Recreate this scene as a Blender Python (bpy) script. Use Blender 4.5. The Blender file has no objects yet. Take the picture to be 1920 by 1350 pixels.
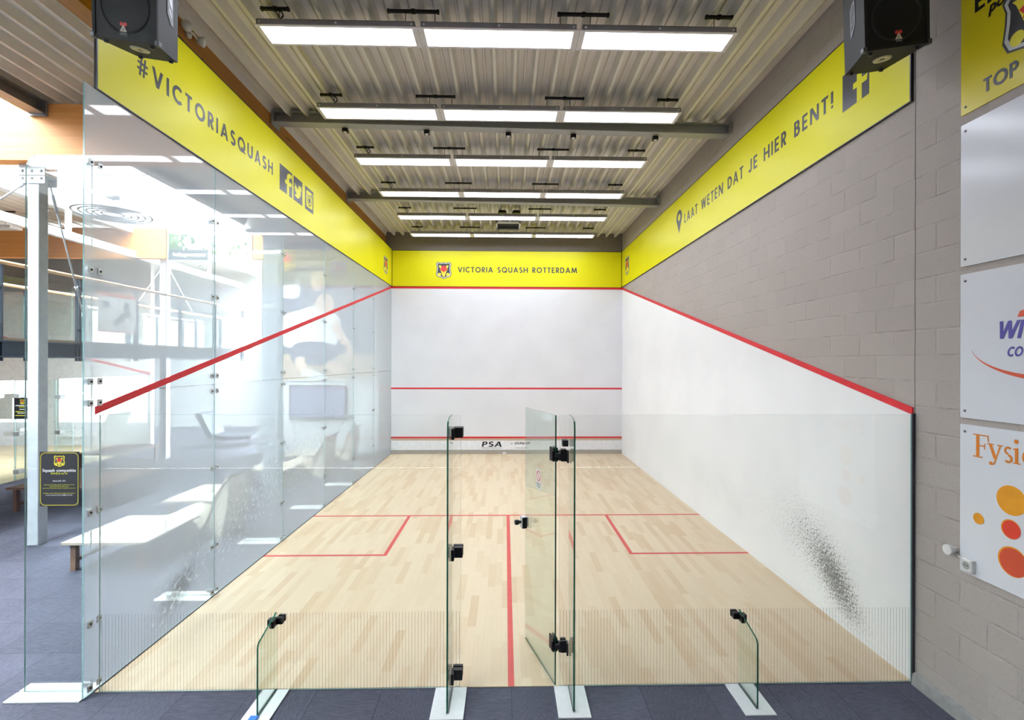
import bpy, bmesh, math, random
from mathutils import Vector, Matrix
from mathutils.geometry import tessellate_polygon

random.seed(7)
S = bpy.context.scene
COL = S.collection
PI = math.pi

# ------------------------------------------------------------------ helpers
def lin(c):
    out = []
    for v in c:
        v = v / 255.0
        out.append(v / 12.92 if v <= 0.04045 else ((v + 0.055) / 1.055) ** 2.4)
    return (out[0], out[1], out[2], 1.0)


class V:
    """node-socket wrapper with arithmetic"""
    def __init__(self, nt, s):
        self.nt, self.s = nt, s

    def _m(self, op, *a):
        n = self.nt.nodes.new('ShaderNodeMath')
        n.operation = op
        for i, x in enumerate((self,) + a):
            if isinstance(x, V):
                self.nt.links.new(x.s, n.inputs[i])
            else:
                n.inputs[i].default_value = x
        return V(self.nt, n.outputs[0])

    def __add__(self, o): return self._m('ADD', o)
    def __sub__(self, o): return self._m('SUBTRACT', o)
    def __mul__(self, o): return self._m('MULTIPLY', o)
    def __truediv__(self, o): return self._m('DIVIDE', o)
    def floor(self): return self._m('FLOOR')
    def fract(self): return self._m('FRACT')
    def abs(self): return self._m('ABSOLUTE')
    def lt(self, o): return self._m('LESS_THAN', o)
    def gt(self, o): return self._m('GREATER_THAN', o)
    def pow(self, o): return self._m('POWER', o)
    def exp(self): return self._m('EXPONENT')
    def max(self, o): return self._m('MAXIMUM', o)
    def min(self, o): return self._m('MINIMUM', o)


def new_mat(name):
    m = bpy.data.materials.new(name)
    m.use_nodes = True
    nt = m.node_tree
    nt.nodes.clear()
    out = nt.nodes.new('ShaderNodeOutputMaterial')
    return m, nt, out


def pos_xyz(nt):
    g = nt.nodes.new('ShaderNodeNewGeometry')
    s = nt.nodes.new('ShaderNodeSeparateXYZ')
    nt.links.new(g.outputs['Position'], s.inputs[0])
    return V(nt, s.outputs[0]), V(nt, s.outputs[1]), V(nt, s.outputs[2])


def vec(nt, x, y, z):
    c = nt.nodes.new('ShaderNodeCombineXYZ')
    for i, v in enumerate((x, y, z)):
        if isinstance(v, V):
            nt.links.new(v.s, c.inputs[i])
        else:
            c.inputs[i].default_value = v
    return c.outputs[0]


def noise(nt, vector, scale, detail=2.0, rough=0.5):
    n = nt.nodes.new('ShaderNodeTexNoise')
    n.inputs['Scale'].default_value = scale
    n.inputs['Detail'].default_value = detail
    n.inputs['Roughness'].default_value = rough
    if vector is not None:
        nt.links.new(vector, n.inputs['Vector'])
    return V(nt, n.outputs['Fac'])


def white(nt, vector):
    n = nt.nodes.new('ShaderNodeTexWhiteNoise')
    n.noise_dimensions = '3D'
    nt.links.new(vector, n.inputs['Vector'])
    return V(nt, n.outputs['Value'])


def mixc(nt, f, a, b):
    n = nt.nodes.new('ShaderNodeMix')
    n.data_type = 'RGBA'
    if isinstance(f, V):
        nt.links.new(f.s, n.inputs[0])
    else:
        n.inputs[0].default_value = f
    for i, c in ((6, a), (7, b)):
        if isinstance(c, (tuple, list)):
            n.inputs[i].default_value = c
        else:
            nt.links.new(c, n.inputs[i])
    return n.outputs[2]


def ramp(nt, f, lo, hi):
    n = nt.nodes.new('ShaderNodeMapRange')
    n.inputs[1].default_value = lo
    n.inputs[2].default_value = hi
    nt.links.new(f.s, n.inputs[0])
    return V(nt, n.outputs[0])


def principled(nt, out, color, rough=0.5, metal=0.0, spec=0.5, bump=None, bump_d=0.01, bump_s=0.4):
    p = nt.nodes.new('ShaderNodeBsdfPrincipled')
    if isinstance(color, (tuple, list)):
        p.inputs['Base Color'].default_value = color
    else:
        nt.links.new(color, p.inputs['Base Color'])
    if isinstance(rough, V):
        nt.links.new(rough.s, p.inputs['Roughness'])
    else:
        p.inputs['Roughness'].default_value = rough
    p.inputs['Metallic'].default_value = metal
    p.inputs['Specular IOR Level'].default_value = spec
    if bump is not None:
        b = nt.nodes.new('ShaderNodeBump')
        b.inputs['Strength'].default_value = bump_s
        b.inputs['Distance'].default_value = bump_d
        nt.links.new(bump.s, b.inputs['Height'])
        nt.links.new(b.outputs[0], p.inputs['Normal'])
    if out is not None:
        nt.links.new(p.outputs[0], out.inputs[0])
    return p


_MC = {}
def M(name, rgb, rough=0.5, metal=0.0, spec=0.5, var=0.06, scale=12.0, bump=0.0):
    """plain material with slight procedural mottling"""
    if name in _MC:
        return _MC[name]
    m, nt, out = new_mat(name)
    c = lin(rgb)
    tc = nt.nodes.new('ShaderNodeTexCoord')
    n = noise(nt, tc.outputs['Object'], scale, 3.0)
    dark = tuple(v * (1 - var) for v in c[:3]) + (1,)
    light = tuple(min(1, v * (1 + var)) for v in c[:3]) + (1,)
    col = mixc(nt, ramp(nt, n, 0.3, 0.7), dark, light)
    principled(nt, out, col, rough, metal, spec, n if bump else None, 0.004, bump)
    _MC[name] = m
    return m


def emit(name, rgb, strength):
    m, nt, out = new_mat(name)
    e = nt.nodes.new('ShaderNodeEmission')
    e.inputs[0].default_value = lin(rgb)
    e.inputs[1].default_value = strength
    nt.links.new(e.outputs[0], out.inputs[0])
    return m


def blob(nt, a, b, a0, b0, sa, sb, rot=0.0):
    c, s = math.cos(rot), math.sin(rot)
    da, db = a - a0, b - b0
    p = (da * c + db * s) / sa
    q = (db * c - da * s) / sb
    return ((p * p + q * q) * -1.0).exp()


def glass(name, tint, frit=None, dirt=None, veil=0.0):
    """thin clear pane: tinted transmission, Schlick reflection, optional printed lines and ball marks"""
    m, nt, out = new_mat(name)
    g = nt.nodes.new('ShaderNodeNewGeometry')
    d = nt.nodes.new('ShaderNodeVectorMath')
    d.operation = 'DOT_PRODUCT'
    nt.links.new(g.outputs['Incoming'], d.inputs[0])
    nt.links.new(g.outputs['Normal'], d.inputs[1])
    cosv = V(nt, d.outputs['Value']).abs()
    fr = (cosv * -1.0 + 1.0).pow(5.0) * 0.96 + 0.04
    t = nt.nodes.new('ShaderNodeBsdfTransparent')
    t.inputs[0].default_value = tint
    r = nt.nodes.new('ShaderNodeBsdfGlossy')
    r.inputs['Roughness'].default_value = 0.0
    r.inputs[0].default_value = (1, 1, 1, 1)
    mx = nt.nodes.new('ShaderNodeMixShader')
    nt.links.new(fr.s, mx.inputs[0])
    nt.links.new(t.outputs[0], mx.inputs[1])
    nt.links.new(r.outputs[0], mx.inputs[2])
    last = mx.outputs[0]
    x, y, z = pos_xyz(nt)
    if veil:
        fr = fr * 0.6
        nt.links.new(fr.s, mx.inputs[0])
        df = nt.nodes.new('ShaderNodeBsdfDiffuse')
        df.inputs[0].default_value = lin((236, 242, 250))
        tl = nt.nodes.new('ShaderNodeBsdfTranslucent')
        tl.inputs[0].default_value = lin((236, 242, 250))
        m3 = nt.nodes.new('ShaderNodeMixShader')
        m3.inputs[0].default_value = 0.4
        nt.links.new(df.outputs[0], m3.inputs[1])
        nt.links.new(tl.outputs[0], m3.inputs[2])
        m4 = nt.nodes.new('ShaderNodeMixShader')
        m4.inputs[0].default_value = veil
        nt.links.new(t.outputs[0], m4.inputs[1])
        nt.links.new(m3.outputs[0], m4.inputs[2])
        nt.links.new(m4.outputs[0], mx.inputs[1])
    if frit:
        msk = ((x + 10.0) / 0.0246).fract().lt(0.12) * z.lt(frit) * y.lt(-0.0055) * 0.55
        df = nt.nodes.new('ShaderNodeBsdfDiffuse')
        df.inputs[0].default_value = lin((96, 94, 92))
        m2 = nt.nodes.new('ShaderNodeMixShader')
        nt.links.new(msk.s, m2.inputs[0])
        nt.links.new(last, m2.inputs[1])
        nt.links.new(df.outputs[0], m2.inputs[2])
        last = m2.outputs[0]
    if dirt:
        ax = y
        vv = vec(nt, 0.0, (ax * 0.8 + z * 0.6) * 0.55, (z * 0.8 - ax * 0.6) * 1.25)
        fine = noise(nt, vv, 50.0, 2.0, 0.6)
        dens = (blob(nt, ax, z, 0.95, 0.33, 0.35, 0.17, 0.5) * 0.55
                + blob(nt, ax, z, 2.3, 0.78, 1.3, 0.42, 0.35) * 0.27
                + blob(nt, ax, z, 4.9, 1.2, 2.0, 0.6, 0.2) * 0.18
                + blob(nt, ax, z, 3.6, 1.0, 3.2, 1.0, 0.2) * 0.07)
        sp = ramp(nt, fine + dens * 0.42, 0.62, 0.74) * dens.min(0.9)
        sp = (sp + dens * 0.26 * ramp(nt, noise(nt, vec(nt, 0.0, ax * 1.0, z * 1.0), 9.0, 4.0, 0.65), 0.25, 0.75)).min(0.8)
        df = nt.nodes.new('ShaderNodeBsdfDiffuse')
        nt.links.new(mixc(nt, ramp(nt, noise(nt, vv, 25.0), 0.55, 0.66), lin((118, 119, 114)), lin((225, 228, 228))), df.inputs[0])
        m2 = nt.nodes.new('ShaderNodeMixShader')
        nt.links.new(sp.s, m2.inputs[0])
        nt.links.new(last, m2.inputs[1])
        nt.links.new(df.outputs[0], m2.inputs[2])
        last = m2.outputs[0]
    nt.links.new(last, out.inputs[0])
    return m


# ------------------------------------------------------------------ mesh builder
class MB:
    def __init__(self):
        self.v, self.f, self.mi, self.sm = [], [], [], []

    def face(self, pts, mi=0, smooth=False):
        b = len(self.v)
        self.v.extend([Vector(p) for p in pts])
        self.f.append(tuple(range(b, b + len(pts))))
        self.mi.append(mi)
        self.sm.append(smooth)

    def mesh(self, verts, faces, mi=0, smooth=False):
        b = len(self.v)
        self.v.extend([Vector(p) for p in verts])
        for f in faces:
            self.f.append(tuple(i + b for i in f))
            self.mi.append(mi)
            self.sm.append(smooth)

    def box(self, x0, x1, y0, y1, z0, z1, mi=0, edge=None, thin=None, mtx=None):
        """edge: material index for the faces not perpendicular to the 'thin' axis"""
        x0, x1 = min(x0, x1), max(x0, x1)
        y0, y1 = min(y0, y1), max(y0, y1)
        z0, z1 = min(z0, z1), max(z0, z1)
        p = [Vector((x, y, z)) for z in (z0, z1) for y in (y0, y1) for x in (x0, x1)]
        if mtx is not None:
            p = [mtx @ q for q in p]
        fs = [((0, 2, 3, 1), 2), ((4, 5, 7, 6), 2), ((0, 1, 5, 4), 1), ((2, 6, 7, 3), 1), ((0, 4, 6, 2), 0), ((1, 3, 7, 5), 0)]
        b = len(self.v)
        self.v.extend(p)
        for f, ax in fs:
            self.f.append(tuple(i + b for i in f))
            self.mi.append(mi if (edge is None or ax == thin) else edge)
            self.sm.append(False)

    def bbox(self, x0, x1, y0, y1, z0, z1, r=0.01, mi=0, mtx=None, seg=2):
        """box with rounded edges"""
        bm = bmesh.new()
        bmesh.ops.create_cube(bm, size=1.0)
        for q in bm.verts:
            q.co = Vector((x0 + (q.co.x + .5) * (x1 - x0), y0 + (q.co.y + .5) * (y1 - y0), z0 + (q.co.z + .5) * (z1 - z0)))
        bmesh.ops.bevel(bm, geom=bm.edges[:], offset=r, segments=seg, affect='EDGES', profile=0.5)
        self.bm(bm, mi, mtx)

    def bm(self, bm, mi=0, mtx=None, smooth=False):
        bm.verts.index_update()
        vs = [mtx @ q.co if mtx is not None else q.co.copy() for q in bm.verts]
        self.mesh(vs, [tuple(q.index for q in f.verts) for f in bm.faces], mi, smooth)
        bm.free()

    def prism(self, outline, fr, t0, t1, mi=0, edge=None, holes=()):
        """2-D outline (u,v) in frame fr=(origin,U,V,N) extruded from t0 to t1 along N"""
        o, U, W, N = fr
        loops = [list(outline)] + [list(h) for h in holes]
        tri = tessellate_polygon([[Vector((a, b, 0)) for a, b in l] for l in loops])
        flat = [p for l in loops for p in l]
        P = lambda a, b, t: o + U * a + W * b + N * t
        n = len(flat)
        vs = [P(a, b, t1) for a, b in flat] + [P(a, b, t0) for a, b in flat]
        fs, b0 = [], len(self.v)
        self.v.extend(vs)
        for t in tri:
            a, b, c = t
            ar = (flat[b][0] - flat[a][0]) * (flat[c][1] - flat[a][1]) - (flat[b][1] - flat[a][1]) * (flat[c][0] - flat[a][0])
            if abs(ar) < 1e-12:
                continue
            if ar < 0:
                b, c = c, b
            self.f.append((b0 + a, b0 + b, b0 + c)); self.mi.append(mi); self.sm.append(False)
            self.f.append((b0 + n + c, b0 + n + b, b0 + n + a)); self.mi.append(mi); self.sm.append(False)
        k = 0
        for l in loops:
            m = len(l)
            for i in range(m):
                a, b = k + i, k + (i + 1) % m
                self.f.append((b0 + a, b0 + n + a, b0 + n + b, b0 + b))
                self.mi.append(mi if edge is None else (edge[i] if isinstance(edge, (list, tuple)) else edge)); self.sm.append(False)
            k += m

    def tube(self, pts, r, n=8, mi=0, cap=True, smooth=True):
        pts = [Vector(p) for p in pts]
        rings = []
        for i, p in enumerate(pts):
            d = (pts[min(i + 1, len(pts) - 1)] - pts[max(i - 1, 0)]).normalized()
            a = Vector((0, 0, 1)) if abs(d.z) < 0.9 else Vector((1, 0, 0))
            u = d.cross(a).normalized()
            w = d.cross(u)
            rr = r[i] if isinstance(r, (list, tuple)) else r
            rings.append([p + (u * math.cos(2 * PI * k / n) + w * math.sin(2 * PI * k / n)) * rr for k in range(n)])
        b = len(self.v)
        for rg in rings:
            self.v.extend(rg)
        for i in range(len(rings) - 1):
            for k in range(n):
                k2 = (k + 1) % n
                self.f.append((b + i * n + k, b + i * n + k2, b + (i + 1) * n + k2, b + (i + 1) * n + k))
                self.mi.append(mi); self.sm.append(smooth)
        if cap:
            self.f.append(tuple(b + k for k in reversed(range(n)))); self.mi.append(mi); self.sm.append(False)
            e = b + (len(rings) - 1) * n
            self.f.append(tuple(e + k for k in range(n))); self.mi.append(mi); self.sm.append(False)

    def lathe(self, prof, c, axis=Vector((0, 0, 1)), n=24, mi=0, smooth=True, mtx=None):
        """profile [(radius, height)] revolved about axis through c"""
        axis = Vector(axis).normalized()
        a = Vector((1, 0, 0)) if abs(axis.x) < 0.9 else Vector((0, 1, 0))
        u = axis.cross(a).normalized()
        w = axis.cross(u)
        c = Vector(c)
        b = len(self.v)
        for rr, h in prof:
            for k in range(n):
                q = c + axis * h + (u * math.cos(2 * PI * k / n) + w * math.sin(2 * PI * k / n)) * rr
                self.v.append(mtx @ q if mtx is not None else q)
        for i in range(len(prof) - 1):
            for k in range(n):
                k2 = (k + 1) % n
                self.f.append((b + i * n + k, b + i * n + k2, b + (i + 1) * n + k2, b + (i + 1) * n + k))
                self.mi.append(mi); self.sm.append(smooth)

    def build(self, name, mats, parent=None, loc=None, kind=None, label=None, cat=None, group=None):
        base = Vector((0, 0, 0))
        if loc is not None:
            base = Vector(loc)
        elif parent is not None:
            q = parent
            while q is not None:
                base += q.location
                q = q.parent
        me = bpy.data.meshes.new(name)
        me.from_pydata([v - base for v in self.v], [], self.f)
        if not isinstance(mats, (list, tuple)):
            mats = [mats]
        for m in mats:
            me.materials.append(m)
        for p, i, s in zip(me.polygons, self.mi, self.sm):
            p.material_index = i
            p.use_smooth = s
        bm = bmesh.new()
        bm.from_mesh(me)
        bmesh.ops.remove_doubles(bm, verts=bm.verts[:], dist=1e-6)
        bmesh.ops.recalc_face_normals(bm, faces=bm.faces[:])
        bm.to_mesh(me)
        bm.free()
        o = bpy.data.objects.new(name, me)
        COL.objects.link(o)
        if parent is not None:
            o.parent = parent
        elif loc is not None:
            o.location = base
        tag(o, label, cat, group, kind)
        return o


def tag(o, label=None, cat=None, group=None, kind=None):
    for k, v in (('label', label), ('category', cat), ('group', group), ('kind', kind)):
        if v:
            o[k] = v
    return o


def thing(name, label, cat, loc, group=None):
    o = bpy.data.objects.new(name, None)
    o.empty_display_size = 0.1
    COL.objects.link(o)
    o.location = loc
    tag(o, label, cat, group)
    return o


def copy_tree(o, dloc, label=None, parent=None):
    c = o.copy()
    COL.objects.link(c)
    if parent is None:
        c.location = o.location + Vector(dloc)
        if label:
            c['label'] = label
    else:
        c.parent = parent
    for ch in o.children:
        copy_tree(ch, None, None, c)
    return c


X, Y, Z = Vector((1, 0, 0)), Vector((0, 1, 0)), Vector((0, 0, 1))
def frame_left(x):  return (Vector((x, 0, 0)), Y, Z, X)        # faces +x, reads along +y
def frame_right(x): return (Vector((x, 0, 0)), -Y, Z, -X)      # faces -x, reads along -y  (u = -y)
def frame_front(y): return (Vector((0, y, 0)), X, Z, -Y)       # faces the camera

# ------------------------------------------------------------------ lettering
W_ = 0.195
def _arc(cx, cy, rx, ry, a0, a1, w=W_, n=None):
    n = n or max(6, int(abs(a1 - a0) / 12))
    o, i = [], []
    for k in range(n + 1):
        a = math.radians(a0 + (a1 - a0) * k / n)
        o.append((cx + (rx + w / 2) * math.cos(a), cy + (ry + w / 2) * math.sin(a)))
        i.append((cx + (rx - w / 2) * math.cos(a), cy + (ry - w / 2) * math.sin(a)))
    return [[o[k], o[k + 1], i[k + 1], i[k]] for k in range(n)]
def _s(x0, y0, x1, y1, w=W_):
    if y0 > y1:
        x0, y0, x1, y1 = x1, y1, x0, y0
    L = math.hypot(x1 - x0, y1 - y0)
    h = w * L / max(1e-6, y1 - y0) / 2
    return [[(x0 - h, y0), (x0 + h, y0), (x1 + h, y1), (x1 - h, y1)]]
def _h(x0, x1, y, w=0.165):
    return [[(x0, y - w / 2), (x1, y - w / 2), (x1, y + w / 2), (x0, y + w / 2)]]
def _disc(cx, cy, r, n=16):
    return [[(cx + r * math.cos(2 * PI * k / n), cy + r * math.sin(2 * PI * k / n)) for k in range(n)]]

GLY = {
    'A': (.86, _s(.09, 0, .43, 1) + _s(.77, 0, .43, 1) + _h(.24, .62, .3)),
    'B': (.62, _s(.085, 0, .085, 1) + _h(.085, .33, .925) + _h(.085, .35, .53) + _h(.085, .34, .075) + _arc(.32, .735, .16, .19, -90, 90) + _arc(.33, .29, .2, .215, -90, 90)),
    'C': (.8, _arc(.48, .5, .4, .42, 48, 312)),
    'D': (.78, _s(.085, 0, .085, 1) + _h(.085, .3, .925) + _h(.085, .3, .075) + _arc(.29, .5, .39, .425, -90, 90)),
    'E': (.56, _s(.085, 0, .085, 1) + _h(.085, .53, .925) + _h(.085, .48, .5) + _h(.085, .53, .075)),
    'H': (.78, _s(.085, 0, .085, 1) + _s(.69, 0, .69, 1) + _h(.085, .69, .5)),
    'I': (.17, _s(.085, 0, .085, 1)),
    'J': (.45, _s(.34, .24, .34, 1) + _arc(.17, .26, .17, .185, 190, 360)),
    'L': (.47, _s(.085, 0, .085, 1) + _h(.085, .46, .075)),
    'M': (1.04, _s(.09, 0, .2, 1) + _s(.21, 1, .52, .08) + _s(.83, 1, .52, .08) + _s(.95, 0, .84, 1)),
    'N': (.84, _s(.085, 0, .085, 1) + _s(.75, 0, .75, 1) + _s(.11, 1, .73, 0)),
    'O': (.98, _arc(.49, .5, .4, .425, 0, 360)),
    'P': (.58, _s(.085, 0, .085, 1) + _h(.085, .3, .925) + _h(.085, .3, .47) + _arc(.29, .6975, .2, .2275, -90, 90)),
    'Q': (1.0, _arc(.49, .5, .4, .425, 0, 360) + _s(.54, .34, .9, 0)),
    'R': (.6, _s(.085, 0, .085, 1) + _h(.085, .3, .925) + _h(.085, .3, .47) + _arc(.29, .6975, .2, .2275, -90, 90) + _s(.26, .47, .51, 0)),
    'S': (.6, _arc(.3, .73, .19, .195, 25, 270) + _arc(.3, .28, .21, .205, -150, 90)),
    'T': (.6, _s(.3, 0, .3, 1) + _h(0, .6, .925)),
    'U': (.74, _s(.085, .33, .085, 1) + _s(.65, .33, .65, 1) + _arc(.3675, .34, .2825, .265, 180, 360)),
    'V': (.82, _s(.09, 1, .41, 0) + _s(.73, 1, .41, 0)),
    'W': (1.18, _s(.09, 1, .34, 0) + _s(.59, 1, .34, 0) + _s(.59, 1, .84, 0) + _s(1.09, 1, .84, 0)),
    '!': (.2, _s(.1, .3, .1, 1) + _disc(.1, .1, .1)),
    '#': (.78, _s(.2, 0, .32, 1, .12) + _s(.46, 0, .58, 1, .12) + _h(.04, .76, .66, .12) + _h(.02, .74, .34, .12)),
    ' ': (.42, []),
}
def word(mb, text, fr, u0, v0, h, width=None, t0=0.0, t1=0.0015, mi=0, shear=0.0, sx=1.0, track=0.12, v1=None):
    """geometric capitals; width stretches the letter spacing so that the line is exactly that long"""
    nat = sum(GLY[c][0] for c in text) * h * sx
    gap = track * h
    if width is not None:
        gap = (width - nat) / max(1, len(text) - 1)
    u = u0
    tot = nat + gap * (len(text) - 1)
    for c in text:
        adv, polys = GLY[c]
        dv = 0 if v1 is None else (v1 - v0) * (u - u0) / tot
        for kp, p in enumerate(polys):
            mb.prism([(u + (a * sx + b * shear) * h, v0 + dv + b * h) for a, b in p], fr, t0, t1 + kp * 3e-5, mi)
        u += adv * h * sx + gap


def words(root, mat, text, fr, u0, v0, h, width, name='lettering', t0=0.0, t1=0.0015, v1=None):
    """one lettering part per word of the line"""
    nat = sum(GLY[c][0] for c in text) * h
    gap = (width - nat) / max(1, len(text) - 1)
    u = u0
    for wd in text.split(' '):
        L = sum(GLY[c][0] for c in wd) * h + gap * (len(wd) - 1)
        mb = MB()
        word(mb, wd, fr, u, v0, h, L if len(wd) > 1 else None, t0, t1, v1=v1)
        mb.build(name, mat, parent=root)
        u += L + gap * 2 + GLY[' '][0] * h


def ftext(mb, text, fr, u0, v0, size, t1=0.0015, mi=0, bold=0.0, shear=0.0, align='LEFT', sx=1.0, width=None):
    """running text in the built-in typeface, added as flat faces"""
    c = bpy.data.curves.new('lettering', 'FONT')
    c.body = text
    c.size = 1.0
    c.offset = bold
    c.shear = shear
    c.align_x = align
    c.resolution_u = 3
    o = bpy.data.objects.new('lettering', c)
    COL.objects.link(o)
    dg = bpy.context.evaluated_depsgraph_get()
    dg.update()
    me = bpy.data.meshes.new_from_object(o.evaluated_get(dg))
    xs = [v.co.x for v in me.vertices] or [0, 1]
    k = size * sx
    if width is not None:
        k = width / max(1e-6, max(xs) - min(xs))
    og, U, W, N = fr
    mb.mesh([og + U * (u0 + v.co.x * k) + W * (v0 + v.co.y * size) + N * t1 for v in me.vertices],
            [tuple(p.vertices) for p in me.polygons], mi)
    bpy.data.objects.remove(o)
    bpy.data.meshes.remove(me)
    bpy.data.curves.remove(c)


def tr(poly, u, v, s, sy=None):
    sy = s if sy is None else sy
    return [(u + a * s, v + b * sy) for a, b in poly]

def smooth_closed(pts, n=5):
    out, m = [], len(pts)
    for i in range(m):
        p0, p1, p2, p3 = (Vector(pts[(i + k - 1) % m]) for k in range(4))
        for j in range(n):
            t = j / n
            q = 0.5 * ((2 * p1) + (-p0 + p2) * t + (2 * p0 - 5 * p1 + 4 * p2 - p3) * t * t + (-p0 + 3 * p1 - 3 * p2 + p3) * t ** 3)
            out.append((q.x, q.y))
    return out

_half = [(0, .5), (.2, .46), (.4, .52), (.5, .36), (.45, .2), (.46, .0), (.5, -.26), (.42, -.44), (.2, -.5), (0, -.6)]
SHIELD = _half + [(-a, b) for a, b in reversed(_half[1:-1])]
VEE = [(-.36, .3), (-.16, .3), (-.18, .22), (0, -.22), (.18, .22), (.16, .3), (.36, .3), (.3, .22), (.06, -.46), (-.06, -.46), (-.3, .22)]
LEAF = [(0, .36), (.06, .24), (.15, .3), (.14, .16), (.26, .12), (.18, .0), (.2, -.06), (.06, -.1), (0, -.22), (-.06, -.1), (-.2, -.06), (-.18, .0), (-.26, .12), (-.14, .16), (-.15, .3), (-.06, .24)]
def crest(mb, fr, u, v, w, h, t=0.0, rim=(0, 1), step=0.0007):
    """club shield; material slots: 0 dark, 1 light rim, 2 yellow, 3 red"""
    mb.prism(tr(SHIELD, u, v, w, h), fr, t, t + step, rim[0])
    mb.prism(tr(SHIELD, u, v, w * .93, h * .94), fr, t, t + step * 2, rim[1])
    mb.prism(tr(SHIELD, u, v, w * .82, h * .84), fr, t, t + step * 3, 0)
    mb.prism(tr(VEE, u, v, w * .95, h * .95), fr, t, t + step * 4, 2)
    mb.prism(tr(LEAF, u, v, w * .95, h * .9), fr, t, t + step * 5, 3)
    for s in (-1, 1):
        mb.prism(tr(_disc(s * .27, -.3, .11)[0], u, v, w, h), fr, t, t + step * 4, 2)

# ------------------------------------------------------------------ materials
def mat_court_floor():
    m, nt, out = new_mat('maple_strip_floor')
    x, y, z = pos_xyz(nt)
    row = (x / 0.082).floor()
    r1 = white(nt, vec(nt, row, 3.0, 1.0))
    t = y / 0.62 + r1 * 9.0
    r2 = white(nt, vec(nt, row, t.floor(), 5.0))
    grain = noise(nt, vec(nt, x * 90.0, y * 5.0, r2 * 20.0), 1.0, 3.0)
    big = noise(nt, vec(nt, x * 0.7, y * 0.5, 0.0), 1.0, 2.0)
    f = (r2.pow(2.0) * 0.62 + (grain - 0.5) * 0.45 + (big - 0.5) * 0.35).max(0.0).min(1.0)
    col = mixc(nt, f, lin((215, 196, 168)), lin((194, 163, 126)))
    seam = (x / 0.082).fract().lt(0.03).max(t.fract().lt(0.006)) * 0.14
    col = mixc(nt, seam, col, lin((150, 120, 84)))
    specks = ramp(nt, noise(nt, vec(nt, x * 9.0, y * 3.0, 2.0), 1.0, 4.0, 0.7), 0.74, 0.78) * 0.35
    col = mixc(nt, specks, col, lin((150, 118, 84)))
    principled(nt, out, col, 0.42, 0.0, 0.35)
    return m

def mat_carpet():
    m, nt, out = new_mat('grey_carpet_tiles')
    x, y, z = pos_xyz(nt)
    tx, ty = (x / 0.5).floor(), ((y - 0.02) / 0.5).floor()
    r = white(nt, vec(nt, tx, ty, 2.0))
    alt = ((tx + ty) * 0.5).fract().gt(0.25)
    sx = alt * 160.0 + 14.0
    sy = alt * -146.0 + 174.0
    pile = noise(nt, vec(nt, x * sx, y * sy, r * 9.0), 1.0, 2.0, 0.7)
    blot = noise(nt, vec(nt, x * 1.5, y * 1.5, 0.0), 1.0, 3.0)
    f = (pile - 0.5) * 1.3 + (r - 0.5) * 0.25 + (blot - 0.5) * 0.4 + 0.5
    col = mixc(nt, f.max(0.0).min(1.0), lin((58, 58, 68)), lin((104, 105, 122)))
    seam = (x / 0.5).fract().lt(0.012).max(((y - 0.02) / 0.5).fract().lt(0.012)) * 0.45
    col = mixc(nt, seam, col, lin((34, 34, 40)))
    principled(nt, out, col, 0.95, 0.0, 0.1, pile, 0.004, 0.5)
    return m

def mat_block():
    m, nt, out = new_mat('painted_block_masonry')
    x, y, z = pos_xyz(nt)
    a = x + y
    course = (z / 0.2)
    off = (course.floor() * 0.5).fract()
    u = a / 0.4 + off
    cell = white(nt, vec(nt, u.floor(), course.floor(), 1.0))
    ju = ((u.fract() - 0.5).abs() * -1.0 + 0.5) * 0.4
    jv = ((course.fract() - 0.5).abs() * -1.0 + 0.5) * 0.2
    j = ju.min(jv)
    joint = ramp(nt, j, 0.002, 0.012)
    fine = noise(nt, vec(nt, x * 1.0, y * 1.0, z * 1.0), 95.0, 3.0, 0.65)
    pits = ramp(nt, noise(nt, vec(nt, x * 1.0, y * 1.0, z * 1.0), 140.0, 2.0, 0.5), 0.62, 0.72)
    col = mixc(nt, cell * 0.5 + (fine - 0.5) * 0.7 + 0.2, lin((174, 165, 159)), lin((183, 174, 168)))
    col = mixc(nt, pits * 0.3, col, lin((112, 106, 100)))
    wear = ramp(nt, noise(nt, vec(nt, x * 1.0, y * 1.0, z * 1.0), 5.0, 2.0), 0.45, 0.62)
    col = mixc(nt, (joint * -1.0 + 1.0) * wear * 0.2, col, lin((112, 105, 99)))
    part = ramp(nt, noise(nt, vec(nt, x * 1.0, y * 1.0, z * 1.0), 3.5, 3.0, 0.6), 0.42, 0.62)
    hgt = (joint - 1.0) * (part * 0.75 + 0.12) + fine * 0.45 - pits * 0.45 + cell * 0.12
    principled(nt, out, col, 0.75, 0.0, 0.25, hgt, 0.006, 0.75)
    return m

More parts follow.
